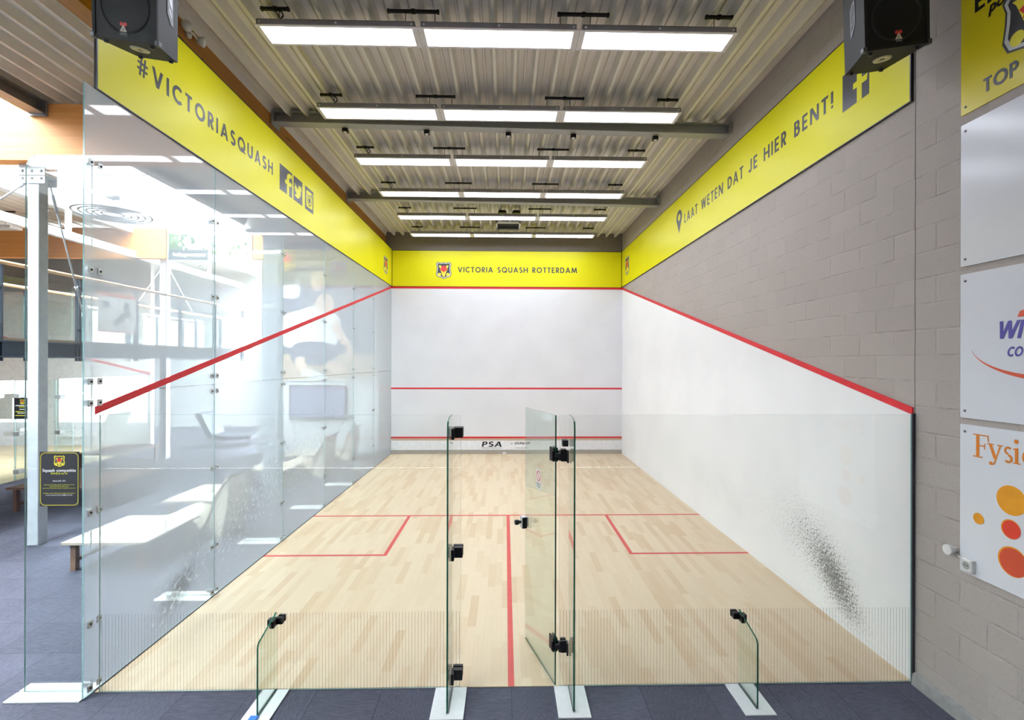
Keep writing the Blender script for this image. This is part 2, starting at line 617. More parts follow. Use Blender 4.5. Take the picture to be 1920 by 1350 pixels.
def mat_plaster(side):
    m, nt, out = new_mat('white_court_plaster_' + side)
    x, y, z = pos_xyz(nt)
    a = x if side == 'front' else y
    soft = noise(nt, vec(nt, a * 1.0, z * 1.0, 4.0), 1.3, 4.0)
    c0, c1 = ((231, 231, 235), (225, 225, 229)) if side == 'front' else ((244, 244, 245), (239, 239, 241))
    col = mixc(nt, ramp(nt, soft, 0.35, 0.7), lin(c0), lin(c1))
    if side == 'right':
        vv = vec(nt, 0.0, (a * 0.75 + z * 0.66) * 0.55, (z * 0.75 - a * 0.66) * 1.25)
        fine = noise(nt, vv, 72.0, 2.5, 0.6)
        core = blob(nt, a, z, 0.87, 0.385, 0.42, 0.19, 0.72)
        halo = blob(nt, a, z, 1.25, 0.60, 0.75, 0.38, 0.6)
        band = blob(nt, a, z, 3.6, 0.62, 2.4, 0.30, 0.0) + blob(nt, a, z, 1.9, 0.95, 1.5, 0.6, 0.0) * 0.5
        fade = noise(nt, vec(nt, 0.0, a * 1.0, z * 1.0), 2.2, 2.0)
        dens = core * 0.17 + halo * 0.085 + band * 0.035
        mask = ramp(nt, fine + dens, 0.62, 0.74) * (core + halo * 0.6 + band * 0.3).min(0.85)
        mask = (mask + core * 0.13 + (halo * 0.03 + band * 0.06) * ramp(nt, fade, 0.3, 0.7)).min(0.9)
        col = mixc(nt, mask, col, lin((92, 92, 88)))
    else:
        marks = ramp(nt, noise(nt, vec(nt, a * 1.0, z * 1.0, 1.0), 30.0, 2.0, 0.6), 0.66, 0.78) * blob(nt, a, z, 0.4, 1.5, 2.4, 1.0) * 0.2
        col = mixc(nt, marks, col, lin((150, 150, 148)))
    grain = noise(nt, vec(nt, x * 1.0, y * 1.0, z * 1.0), 45.0, 3.0)
    principled(nt, out, col, 0.6, 0.0, 0.3, grain, 0.002, 0.25)
    return m

def mat_wood(name, c0, c1, axis='y', rough=0.5, plank=None):
    m, nt, out = new_mat(name)
    x, y, z = pos_xyz(nt)
    a, b, c = (y, x, z) if axis == 'y' else (x, y, z)
    lam = (z / (plank or 0.04)).floor()
    r = white(nt, vec(nt, lam, 2.0, 7.0))
    g = noise(nt, vec(nt, a * 1.6 + r * 30.0, b * 22.0, c * 26.0), 1.0, 4.0, 0.6)
    knots = ramp(nt, noise(nt, vec(nt, a * 2.6, b * 8.0, c * 9.0), 1.0, 1.0), 0.74, 0.8)
    col = mixc(nt, (g * 0.8 + (r - 0.5) * 0.35).max(0.0).min(1.0), lin(c0), lin(c1))
    col = mixc(nt, knots * 0.7, col, lin(tuple(v * 0.45 for v in c0)))
    principled(nt, out, col, rough, 0.0, 0.35, g, 0.002, 0.3)
    return m

def mat_slats(name, c0, c1, along='y', pitch=0.1):
    m, nt, out = new_mat(name)
    x, y, z = pos_xyz(nt)
    a, b = (y, x) if along == 'y' else (x, y)
    r = white(nt, vec(nt, (b / pitch).floor(), 1.0, 1.0))
    g = noise(nt, vec(nt, a * 3.0 + r * 11.0, b * 50.0, 0.0), 1.0, 3.0)
    col = mixc(nt, g * 0.7 + r * 0.4, lin(c0), lin(c1))
    col = mixc(nt, (b / pitch).fract().lt(0.06) * 0.6, col, lin(tuple(v * .5 for v in c0)))
    principled(nt, out, col, 0.5, 0.0, 0.4)
    return m

def mat_cabinet():
    m, nt, out = new_mat('black_textured_cabinet_paint')
    tc = nt.nodes.new('ShaderNodeTexCoord')
    n = noise(nt, tc.outputs['Object'], 190.0, 2.0, 0.6)
    col = mixc(nt, ramp(nt, n, 0.55, 0.72), lin((15, 15, 18)), lin((56, 56, 61)))
    principled(nt, out, col, 0.6, 0.0, 0.4, n, 0.002, 0.6)
    return m

def mat_grille():
    m, nt, out = new_mat('black_perforated_grille')
    tc = nt.nodes.new('ShaderNodeTexCoord')
    v = nt.nodes.new('ShaderNodeTexVoronoi')
    v.inputs['Scale'].default_value = 150.0
    v.inputs['Randomness'].default_value = 0.2
    nt.links.new(tc.outputs['Object'], v.inputs['Vector'])
    d = V(nt, v.outputs['Distance'])
    col = mixc(nt, d.gt(0.32), lin((4, 4, 5)), lin((16, 16, 18)))
    principled(nt, out, col, 0.5, 0.2, 0.4)
    return m

FLOORW = mat_court_floor()
CARPET = mat_carpet()
BLOCK = mat_block()
PLASTER_F, PLASTER_R = mat_plaster('front'), mat_plaster('right')
PLASTER_L = PLASTER_F
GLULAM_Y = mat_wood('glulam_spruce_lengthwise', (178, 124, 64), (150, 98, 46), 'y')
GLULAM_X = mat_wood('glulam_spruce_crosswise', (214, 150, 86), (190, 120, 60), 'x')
TABLEW = mat_slats('whitewashed_table_planks', (206, 196, 184), (178, 164, 148), 'x', 0.11)
DARKW = mat_slats('dark_brown_table_planks', (120, 90, 72), (84, 60, 48), 'x', 0.12)
RAILW = mat_wood('pale_oak_handrail', (222, 186, 146), (196, 154, 112), 'y', 0.35)
DECKM = M('beige_roof_sheet', (226, 221, 213), 0.45, 0.1, 0.5, 0.05, 2.0)
STEELD = M('dark_grey_steel_paint', (160, 160, 160), 0.5, 0.05)
STEELM = M('mid_grey_steel_paint', (128, 128, 132), 0.5, 0.2)
GALV = M('galvanised_steel', (206, 211, 220), 0.5, 0.15, 0.5, 0.08, 9.0)
BRIDGE = M('blue_grey_bridge_steel', (66, 76, 92), 0.5, 0.3)
WHITEP = M('white_painted_metal', (236, 236, 238), 0.4)
WHITEPL = M('white_plastic', (228, 228, 226), 0.35)
BASEPL = M('white_lacquered_floor_plate', (222, 224, 228), 0.45, 0.0, 0.4, 0.04, 20.0)
BLACKM = M('black_metal', (24, 24, 26), 0.4, 0.3)
BLACKP = M('black_hinge_coating', (20, 20, 24), 0.45, 0.1)
RUBBER = M('dark_rubber_seal', (52, 52, 58), 0.7)
RED = M('red_court_line_paint', (206, 44, 52), 0.5, 0, 0.3, 0.04)
REDF = M('red_floor_line_paint', (201, 82, 78), 0.45, 0, 0.3, 0.06)
YEL = M('yellow_banner_print', (224, 217, 16), 0.38, 0.0, 0.3, 0.03, 0.9)
YELS = M('yellow_sign_print', (214, 196, 34), 0.22, 0.0, 0.5, 0.03, 2.0)
INK = M('dark_grey_print', (58, 58, 66), 0.35)
INKB = M('black_print', (18, 18, 20), 0.35)
RIM = M('silver_print', (206, 208, 206), 0.35)
CRY = M('yellow_crest_print', (232, 218, 60), 0.35)
CRR = M('red_crest_print', (214, 54, 52), 0.35)
SIGNW = M('white_sign_sheet', (226, 227, 234), 0.16, 0.0, 0.55, 0.015, 3.0)
TINW = M('white_tin_sheet', (236, 237, 241), 0.4)
TING = M('aluminium_tin_strip', (178, 172, 164), 0.5, 0.3)
SCREW = M('steel_screw', (120, 120, 122), 0.35, 0.8)
CAB, GRILLE = mat_cabinet(), mat_grille()
EDGEG = M('dark_green_glass_edge', (24, 92, 72), 0.15, 0.0, 0.6, 0.2, 30.0)
EDGEC = M('lit_cyan_glass_edge', (158, 200, 200), 0.15, 0.0, 0.6, 0.1, 30.0)  # pale tone paints in the light caught by the pane edges
GL_BACK = glass('clear_back_wall_glass', (0.992, 0.997, 0.994, 1), frit=0.6)
GL_FIN = glass('greenish_fin_glass', (0.93, 0.972, 0.945, 1))
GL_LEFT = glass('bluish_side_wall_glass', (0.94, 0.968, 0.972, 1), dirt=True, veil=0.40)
GL_CLEAR = glass('clear_side_fin_glass', (0.95, 0.975, 0.975, 1))
GL_FAR = glass('clear_far_glass', (0.95, 0.98, 0.97, 1))
LAMP = emit('lit_opal_diffuser', (236, 242, 255), 19.0)
CREST = [INK, RIM, CRY, CRR]

# ------------------------------------------------------------------ world, camera
w = bpy.data.worlds.new('sky')
S.world = w
w.use_nodes = True
bg = w.node_tree.nodes['Background']
bg.inputs[0].default_value = (0.93, 0.97, 1.0, 1)
bg.inputs[1].default_value = 32.0

cam = bpy.data.cameras.new('camera')
cam.sensor_fit = 'HORIZONTAL'
cam.sensor_width = 36.0
cam.lens = 918.75 / 1920 * 36
cam.shift_x = (960 - 968.889) / 1920
cam.shift_y = (679.22 - 675) / 1920
cam.clip_start = 0.05
co = bpy.data.objects.new('camera', cam)
COL.objects.link(co)
yaw, roll = 0.02315, -0.0024
rh, uh, fw = Vector((math.cos(yaw), -math.sin(yaw), 0)), Z, Vector((math.sin(yaw), math.cos(yaw), 0))
r2 = rh * math.cos(roll) - uh * math.sin(roll)
u2 = rh * math.sin(roll) + uh * math.cos(roll)
mw = Matrix((r2, u2, -fw)).transposed().to_4x4()
mw.translation = Vector((-0.05129, -3.83388, 2.5395))
co.matrix_world = mw
S.camera = co
S.view_settings.view_transform = 'Standard'
S.view_settings.look = 'None'
S.view_settings.gamma = 1.0
S.view_settings.exposure = 0.06
S.view_settings.use_curve_mapping = False
S.cycles.transparent_max_bounces = 40
S.cycles.max_bounces = 10
S.cycles.use_adaptive_sampling = False
S.cycles.sample_clamp_indirect = 6.0
S.cycles.caustics_reflective = False

# ------------------------------------------------------------------ the setting
def st(mb, name, mats, label=None, parent=None, loc=None):
    return mb.build(name, mats, parent=parent, kind='structure', label=label, loc=loc)

b = MB(); b.box(-22, 3.45, -8, 17, -0.12, -0.002)
st(b, 'floor', CARPET, 'dark grey carpet tile floor of the hall')
b = MB(); b.box(-3.2, 3.2, 0.0, 9.75, -0.0018, 0.004)
fc = st(b, 'floor_court', FLOORW, 'pale maple strip floor of the squash court')
b = MB()
zz = (0.004, 0.0052)
b.box(-3.2, 3.2, 4.26, 4.31, *zz)
for s in (-1, 1):
    b.box(s * 1.6, s * 1.65, 2.61, 4.259, *zz)
    b.box(s * 3.2, s * 1.65, 2.61, 2.66, *zz)
b.box(-0.025, 0.025, 0.0, 4.259, *zz)
b.build('line_marking', REDF, parent=fc, label='red court lines')

# front wall
b = MB(); b.box(-3.55, 3.45, 9.77, 10.0, 0, 6.35)
wf = st(b, 'wall_front', M('brown_grey_wall_paint', (126, 117, 107), 0.7), 'front wall of the court, brown grey above the yellow banner')
b = MB(); b.box(-3.2, 3.2, 9.75, 9.772, 0.0, 4.62)
b.build('plaster_panel', PLASTER_F, parent=wf, label='white plaster playing surface')
b = MB(); b.box(-3.2, 3.2, 9.744, 9.75, 4.57, 4.625)
b.box(-3.2, 3.2, 9.746, 9.75, 1.79, 1.835)
b.box(-3.2, 3.2, 9.746, 9.75, 0.43, 0.48)
b.build('line_marking', RED, parent=wf, label='red out line, service line and board line')

# right wall
b = MB(); b.box(3.205, 3.45, -8, 9.9, -0.02, 6.35)
wr = st(b, 'wall_right', BLOCK, 'grey painted concrete block wall on the right')
b = MB(); fr = (Vector((3.195, 0, 0)), Y, Z, X)
b.prism([(0, 0), (9.75, 0), (9.75, 4.57), (0, 2.13)], fr, 0, 0.012)
b.build('plaster_panel', PLASTER_R, parent=wr, label='white plaster playing surface with black ball marks')
b = MB(); b.prism([(0, 2.13), (9.75, 4.57), (9.75, 4.627), (0, 2.187)], fr, -0.003, 0.012)
b.build('line_marking', RED, parent=wr, label='slanting red out line')
b = MB(); b.box(3.184, 3.204, -0.02, -0.004, 0.0, 2.14)
b.build('seal', RUBBER, parent=wr, label='dark rubber strip at the end of the glass wall')
b = MB()
b.tube([(3.206, -0.012 + .0015 * ((k * 7) % 3 - 1), 2.14 + k * 0.2) for k in range(20)], 0.0032, 6)
b.build('movement_joint', M('joint_grey', (92, 86, 82), .8), parent=wr, label='dark vertical joint in the block wall')
b = MB(); b.prism([(3.205, 0.0), (3.165, 0.0), (3.175, 0.085), (3.205, 0.1)], (Vector((0, -8, 0)), X, Z, Y), 0, 7.97)
st(b, 'baseboard_right', M('grey_concrete_kerb', (150, 149, 148), 0.8, 0, 0.2, 0.1, 20.0), 'grey concrete kerb at the foot of the block wall')

# profiled roof sheet, ribs running away from the camera
def deck(x0, x1, y0, y1, z, name, label):
    b = MB()
    P = 0.245
    prof = [(0, 0), (.034, 0), (.062, .105), (.122, .105), (.131, .085), (.148, .085), (.157, .105), (.217, .105)]
    n = int((x1 - x0) / P)
    pts = []
    for i in range(n + 1):
        for a, h in prof:
            xx = x0 + i * P + a
            if xx <= x1:
                pts.append((xx, z + h))
    pts.append((x1, z + pts[-1][1] - z))
    for i in range(len(pts) - 1):
        (xa, za), (xb, zb) = pts[i], pts[i + 1]
        b.mesh([(xa, y0, za), (xb, y0, zb), (xb, y1, zb), (xa, y1, za)], [(0, 1, 2, 3)])
    b.box(x0, x1, y0, y1, z + .13, z + .3)
    return st(b, name, DECKM, label)
deck(-6.33, 3.21, -8, 9.78, 6.03, 'ceiling', 'ribbed beige metal roof sheeting above the court')
deck(-22, -9.75, -8, 16, 6.03, 'ceiling_opposite', 'ribbed metal roof sheeting above the opposite courts')
deck(-6.33, -3.45, 9.79, 16, 6.03, 'ceiling_rear', 'ribbed metal roof sheeting beside the skylight at the hall end')

# skylight over the corridor
b = MB()
for xx in (-6.38, -9.74):
    b.box(xx - .05, xx + .05, -8, 16, 6.03, 6.5)
for k in range(13):
    yy = -6.4 + k * 1.85
    b.box(-9.7, -6.4, yy - .03, yy + .03, 6.42, 6.5)
wn = st(b, 'window_1', WHITEP, 'long skylight over the corridor')
b = MB(); b.box(-9.7, -6.4, -8, 16, 6.505, 6.515)
b.build('pane', GL_FAR, parent=wn)

# walls at the far end of the hall
HALLW = M('pale_hall_wall', (226, 228, 231), 0.7)
b = MB(); b.box(-6.9, -3.55, 9.85, 10.0, 0, 6.2)
st(b, 'wall_rear', HALLW, 'pale grey end wall beside the court front')
b = MB(); b.box(-22.2, -22, -8, 17, 0, 6.5)
st(b, 'wall_far_left', HALLW, 'pale wall closing the opposite courts')
b = MB(); b.box(-22.2, 3.45, -8.2, -8, 0, 6.5)
st(b, 'wall_back', HALLW, 'pale wall behind the spectators')
b = MB(); b.box(-22, -6.9, 15.6, 15.8, 0, 6.5)
st(b, 'wall_end', HALLW, 'pale wall at the far end of the corridor')
b = MB(); b.box(-22, -10.75, 11.2, 11.35, 0, 4.62, 0); b.box(-22, -10.75, 11.2, 11.35, 4.62, 6.1, 1)
wo = st(b, 'wall_opposite', [M('white_opposite_plaster', (238, 236, 236), 0.6), M('brown_grey_blockwork', (128, 122, 116), 0.8)], 'white side wall of the opposite court')
b = MB(); b.prism([(-10.75, 2.13), (-20.5, 4.57), (-20.5, 4.63), (-10.75, 2.19)], (Vector((0, 11.2, 0)), X, Z, -Y), 0, 0.006)
b.build('line_marking', RED, parent=wo, label='slanting red out line')
b = MB()
rnd = random.Random(4)
for k in range(260):
    a, zc = rnd.gauss(-12.6, .75), max(.25, rnd.gauss(.95, .36))
    s = rnd.uniform(.008, .03)
    b.prism([(a - s, zc - s * .6), (a + s, zc - s * .2), (a + s * .7, zc + s * .6), (a - s * .6, zc + s * .3)], (Vector((0, 11.2, 0)), X, Z, -Y), 0, 0.003)
b.build('ball_marks', M('grey_ball_marks', (176, 176, 174), 0.8), parent=wo).__setitem__('kind', 'stuff')
b = MB(); b.box(-21, -10.45, 4.7, 11.2, -0.001, 0.004)
st(b, 'floor_opposite', FLOORW, 'pale maple floor of the opposite court')
b = MB(); b.box(-21.2, -20.9, 4, 11.2, 0, 6.1)
st(b, 'wall_left', M('white_opposite_front', (238, 236, 236), 0.6), 'front wall of the opposite court')

# out line on the left glass wall and edge of the court floor
b = MB(); b.prism([(0.0, 2.13), (9.75, 4.57), (9.75, 4.627), (0.0, 2.19)], frame_left(-3.1995), 0, 0.001)
st(b, 'trim_1', RED, 'red tape out line slanting across the left glass wall')
b = MB(); b.box(-3.206, -3.196, 0.0, 9.75, 0.003, 0.012)
st(b, 'trim_2', RUBBER, 'thin dark seal at the foot of the left glass wall')

# ------------------------------------------------------------------ yellow banners
def banner(fr, u0, u1, v0, v1, label, name='banner'):
    o, U, W, N = fr
    root = thing(name, label, 'banner', o + U * ((u0 + u1) / 2) + W * v0)
    p = MB()
    p.prism([(u0, v0), (u1, v0), (u1, v1), (u0, v1)], fr, -0.018, 0.0, 0, 1)
    p.build('panel', [YEL, INKB], parent=root)
    e = MB()
    for a0, a1, b0, b1 in ((u0, u1, v0 - .008, v0), (u0, u1, v1, v1 + .01), (u0 - .012, u0, v0 - .008, v1 + .01), (u1, u1 + .012, v0 - .008, v1 + .01)):
        e.prism([(a0, b0), (a1, b0), (a1, b1), (a0, b1)], fr, -0.018, 0.003)
    e.build('edge_strip', INKB, parent=root)
    return root

def rect(u0, v0, u1, v1): return [(u0, v0), (u1, v0), (u1, v1), (u0, v1)]

def icon_f(mb, fr, u0, u1, v0, v1):
    w, h = u1 - u0, v1 - v0
    f = [(.56, 0), (.74, 0), (.74, .4), (.92, .4), (.95, .56), (.74, .56), (.74, .68), (.8, .75), (.95, .75), (.95, .9), (.76, .9), (.62, .84), (.56, .7), (.56, .56), (.42, .56), (.42, .4), (.56, .4)]
    mb.prism(rect(u0, v0, u1, v1), fr, 0, .001, 0)
    mb.prism([(u0 + a * w, v0 + b_ * h) for a, b_ in f], fr, 0, .002, 1)
def icon_bird(mb, fr, u0, u1, v0, v1):
    w, h = u1 - u0, v1 - v0
    mb.prism(rect(u0, v0, u1, v1), fr, 0, .001, 0)
    bird = smooth_closed([(.12, .74), (.3, .62), (.5, .57), (.54, .7), (.66, .76), (.76, .73), (.9, .76), (.83, .66), (.92, .63), (.82, .56), (.78, .38), (.62, .23), (.4, .17), (.12, .24), (.32, .31), (.2, .4), (.15, .46), (.1, .58), (.16, .6)], 3)
    mb.prism([(u0 + a * w, v0 + b_ * h) for a, b_ in bird], fr, 0, .002, 1)
def icon_cam(mb, fr, u0, u1, v0, v1):
    w, h = u1 - u0, v1 - v0
    q = lambda pts: [(u0 + a * w, v0 + b_ * h) for a, b_ in pts]
    mb.prism(rect(u0, v0, u1, v1), fr, 0, .001, 0)
    rr = [(.14, .22), (.2, .15), (.8, .15), (.87, .22), (.87, .8), (.8, .87), (.2, .87), (.14, .8)]
    mb.prism(q(rr), fr, 0, .002, 1)
    mb.prism(q(_disc(.5, .47, .24, 24)[0]), fr, 0, .003, 0)
    mb.prism(q(_disc(.5, .47, .19, 24)[0]), fr, 0, .0035, 1)
    mb.prism(q(_disc(.5, .47, .12, 20)[0]), fr, 0, .004, 0)
    mb.prism(q(rect(.14, .655, .32, .68)), fr, 0, .003, 0)
    mb.prism(q(rect(.68, .655, .87, .68)), fr, 0, .003, 0)
    mb.prism(q(rect(.69, .71, .81, .8)), fr, 0, .003, 0)

fl = frame_left(-3.185)
bl = banner(fl, 0.0, 9.75, 4.635, 5.64, 'yellow banner above the left glass wall with hashtag lettering and three social icons')
b = MB()
word(b, '#VICTORIASQUASH', fl, 0.40, 4.99, 0.165, width=2.43, v1=5.05)
b.build('lettering', INK, parent=bl)
for fn_, u0_, u1_ in ((icon_f, 3.03, 3.43), (icon_bird, 3.475, 3.79), (icon_cam, 3.89, 4.22)):
    b = MB(); fn_(b, fl, u0_, u1_, 4.935, 5.295)
    b.build('icon', [INK, YEL], parent=bl)
b = MB(); crest(b, fl, 9.06, 5.08, .46, .42)
b.build('crest', CREST, parent=bl)

fR = frame_right(3.185)
br = banner(fR, -9.74, -0.02, 4.64, 5.62, 'yellow banner high on the block wall with a map pin and Dutch lettering')
words(br, INK, 'LAAT WETEN DAT JE HIER BENT!', fR, -4.97, 5.065, 0.168, 4.03)
b = MB()
pin = [(-5.24 + .0, 4.955)] + [(-5.24 + .145 * math.cos(math.radians(a)), 5.245 + .14 * math.sin(math.radians(a))) for a in range(-25, 206, 11)]
b.prism(pin, fR, 0, .001, 0, holes=[list(reversed(_disc(-5.24, 5.25, .065)[0]))])
b.build('icon', [INK, YEL], parent=br)
b = MB(); icon_f(b, fR, -.805, -.46, 4.945, 5.295)
b.build('icon', [INK, YEL], parent=br)
b = MB(); crest(b, fR, -9.14, 5.13, .44, .46)
b.build('crest', CREST, parent=br)

ff = frame_front(9.74)
bf = banner(ff, -3.17, 3.17, 4.63, 5.61, 'yellow banner on the front wall with club crest and club name')
words(bf, INK, 'VICTORIA SQUASH ROTTERDAM', ff, -1.37, 5.02, 0.15, 3.3)
b = MB(); crest(b, ff, -1.76, 5.085, .43, .43)
b.build('crest', CREST, parent=bf)

# ------------------------------------------------------------------ tin at the foot of the front wall
t = thing('tin_board', 'white tin board with sponsor lettering along the foot of the front wall', 'board', (0, 9.74, 0))
b = MB(); b.box(-3.195, 3.195, 9.738, 9.75, 0.115, 0.372)
b.build('panel', TINW, parent=t)
b = MB(); b.prism([(9.75, .375), (9.738, .375), (9.73, .43), (9.75, .43)], (Vector((-3.195, 0, 0)), Y, Z, X), 0, 6.39)
b.build('top_strip', M('beige_tin_strip', (204, 184, 160), 0.5), parent=t)
b = MB(); b.box(-3.195, 3.195, 9.735, 9.75, 0.006, 0.112)
b.build('bottom_strip', TING, parent=t)
ft = frame_front(9.7379)
b = MB()
word(b, 'PSA', ft, -.70, .198, .145, width=.55, shear=.22, sx=1.65)
b.build('lettering', INKB, parent=t); b = MB()
ftext(b, 'PSAWORLDTOUR.COM', ft, -.72, .155, .036, width=.56)
b.build('lettering', INKB, parent=t); b = MB()
ftext(b, 'DUNLOP', ft, .2, .268, .085, bold=.03, shear=.35, width=.44)
ftext(b, '»', ft, .1, .268, .09, bold=.01, shear=.3)
b.build('lettering', INKB, parent=t); b = MB()
ftext(b, 'OFFICIAL BALL', ft, .24, .155, .036, width=.36)
b.build('lettering', INKB, parent=t)
b = MB(); b.bbox(-.135, -.02, 9.66, 9.715, 0.0, 0.055, .006)
b.build('small_box', WHITEPL, loc=(-.08, 9.69, 0.004), label='tiny white box lying on the floor against the tin board', cat='box')

# ------------------------------------------------------------------ steel roof beams, glulam beams
def i_beam(name, label, p0, p1, h, wd, mats):
    """I section from p0 to p1 (x direction), p = (x, y, z of the bottom)"""
    root = thing(name, label, 'beam', p0)
    d = Vector(p1) - Vector(p0)
    L = d.length
    mtx = Matrix.Translation(Vector(p0)) @ d.to_track_quat('X', 'Z').to_matrix().to_4x4()
    b = MB()
    b.box(0, L, -wd / 2, wd / 2, 0, .014, mtx=mtx)
    b.box(0, L, -wd / 2, wd / 2, h - .014, h, mtx=mtx)
    b.box(0, L, -.006, .006, .014, h - .014, mtx=mtx)
    b.build('profile', mats, parent=root)
    b = MB()
    for q in (0.01, L - .012):
        b.box(q - .008, q + .008, -wd * .75, wd * .75, -.05 if q < 1 else 0, h, mtx=mtx)
    b.build('end_plate', mats, parent=root)
    return root
i_beam('steel_beam', 'dark grey steel beam crossing the ceiling behind the second row of lights', (-3.355, 3.24, 5.93), (3.2, 3.26, 5.845), .16, .16, STEELD)
i_beam('steel_beam', 'dark grey steel beam crossing the ceiling behind the fourth row of lights', (-3.355, 6.5, 5.93), (3.2, 6.53, 5.86), .16, .16, STEELD)

b = MB(); b.box(-3.53, -3.36, -6.5, 9.77, 5.33, 6.03)
b.build('glulam_beam', GLULAM_Y, loc=(-3.45, 1.6, 5.33), label='long brown timber beam above the left yellow banner', cat='beam')
b = MB(); b.box(-9.9, -3.55, 2.9, 3.08, 5.24, 6.0)
b.build('glulam_beam', GLULAM_X, loc=(-6.7, 3.0, 5.24), label='sunlit timber beam crossing the corridor on top of the near grey column', cat='beam')
b = MB(); b.box(-14.5, -6.05, 9.0, 9.18, 5.2, 5.97)
b.build('glulam_beam', GLULAM_X, loc=(-9, 9.1, 5.2), label='timber beam crossing the corridor further back, behind the photo banner', cat='beam')
b = MB(); b.box(-6.42, -6.22, -6.5, 2.89, 5.85, 5.862); b.box(-6.42, -6.22, -6.5, 2.89, 6.015, 6.027); b.box(-6.33, -6.318, -6.5, 2.89, 5.862, 6.015)
b.box(-6.43, -6.2, 2.86, 2.895, 5.82, 6.03)
b.build('edge_beam', STEELM, loc=(-6.32, -1, 5.85), label='grey steel edge beam of the ribbed roof, ending at the sunlit timber beam', cat='beam')
b = MB(); b.box(-6.42, -6.22, 3.1, 16, 5.85, 5.862); b.box(-6.42, -6.22, 3.1, 16, 6.015, 6.027); b.box(-6.33, -6.318, 3.1, 16, 5.862, 6.015)
b.build('edge_beam', STEELM, loc=(-6.32, 9, 5.85), label='grey steel edge beam seen through the left glass behind the sunlit timber beam', cat='beam')
b = MB(); b.box(-9.84, -9.64, -2, 16, 5.85, 6.1)
b.build('edge_beam', WHITEP, loc=(-9.74, 6, 5.85), label='white edge beam of the opposite roof beside the skylight', cat='beam')
t = thing('white_beam', 'long white beam under the opposite roof, hung on white posts', 'beam', (-9.6, 6, 5.2))
b = MB(); b.box(-9.68, -9.55, -2, 15.6, 5.2, 5.26); b.box(-9.66, -9.57, -2, 15.6, 5.26, 5.34); b.box(-9.68, -9.55, -2, 15.6, 5.34, 5.37)
b.build('profile', WHITEP, parent=t)
for yy in (7.1, 10.4, 12.2):
    b = MB(); b.box(-9.65, -9.57, yy - .04, yy + .04, 5.37, 5.86); b.build('post', WHITEP, parent=t)

# black cable with clips along the timber beam, yellow cable and small twin floodlight
t = thing('black_cable', 'thin black cable clipped along the timber beam above the left banner', 'cable', (-3.34, 1.2, 5.75))
b = MB()
b.tube([(-3.352, .9 + k * .28, 5.815 - .0067 * k + .01 * math.sin(k * 1.7)) for k in range(32)], .008, 6)
b.build('wire', BLACKM, parent=t)
for k in range(11):
    b = MB(); b.bbox(-3.361, -3.335, 1.55 + k * .78 - .02, 1.55 + k * .78 + .02, 5.775 - .0187 * k, 5.815 - .0187 * k, .004); b.build('clip', BLACKM, parent=t)
t = thing('floodlight', 'small white twin floodlight on the timber beam beside the left loudspeaker', 'lamp', (-3.36, 1.45, 5.9))
b = MB(); b.lathe([(0, 0), (.04, 0), (.04, .03), (.012, .04), (.012, .08)], (-3.36, 1.32, 5.93), X, 16); b.tube([(-3.30, 1.25, 5.93), (-3.29, 1.32, 5.93), (-3.30, 1.40, 5.93)], .01)
b.build('bracket', WHITEPL, parent=t)
for yy, d in ((1.21, Vector((.5, -.6, -.1))), (1.44, Vector((.7, .3, -.1)))):
    b = MB(); b.lathe([(0, -.045), (.03, -.04), (.045, -.01), (.052, .03), (.045, .04), (0, .045)], (-3.29, yy, 5.935), d, 18); b.build('lamp_head', WHITEPL, parent=t)
t = MB(); t.tube([(-2.34, .3 + k * .3, 6.022 + (.004 if k % 2 else 0)) for k in range(8)], .006, 6)
t.build('yellow_cable', M('yellow_cable_sheath', (206, 190, 96), 0.5), loc=(-2.34, 1.2, 6.02), label='thin yellow cable running along a ceiling rib to the left end of the lights', cat='cable')

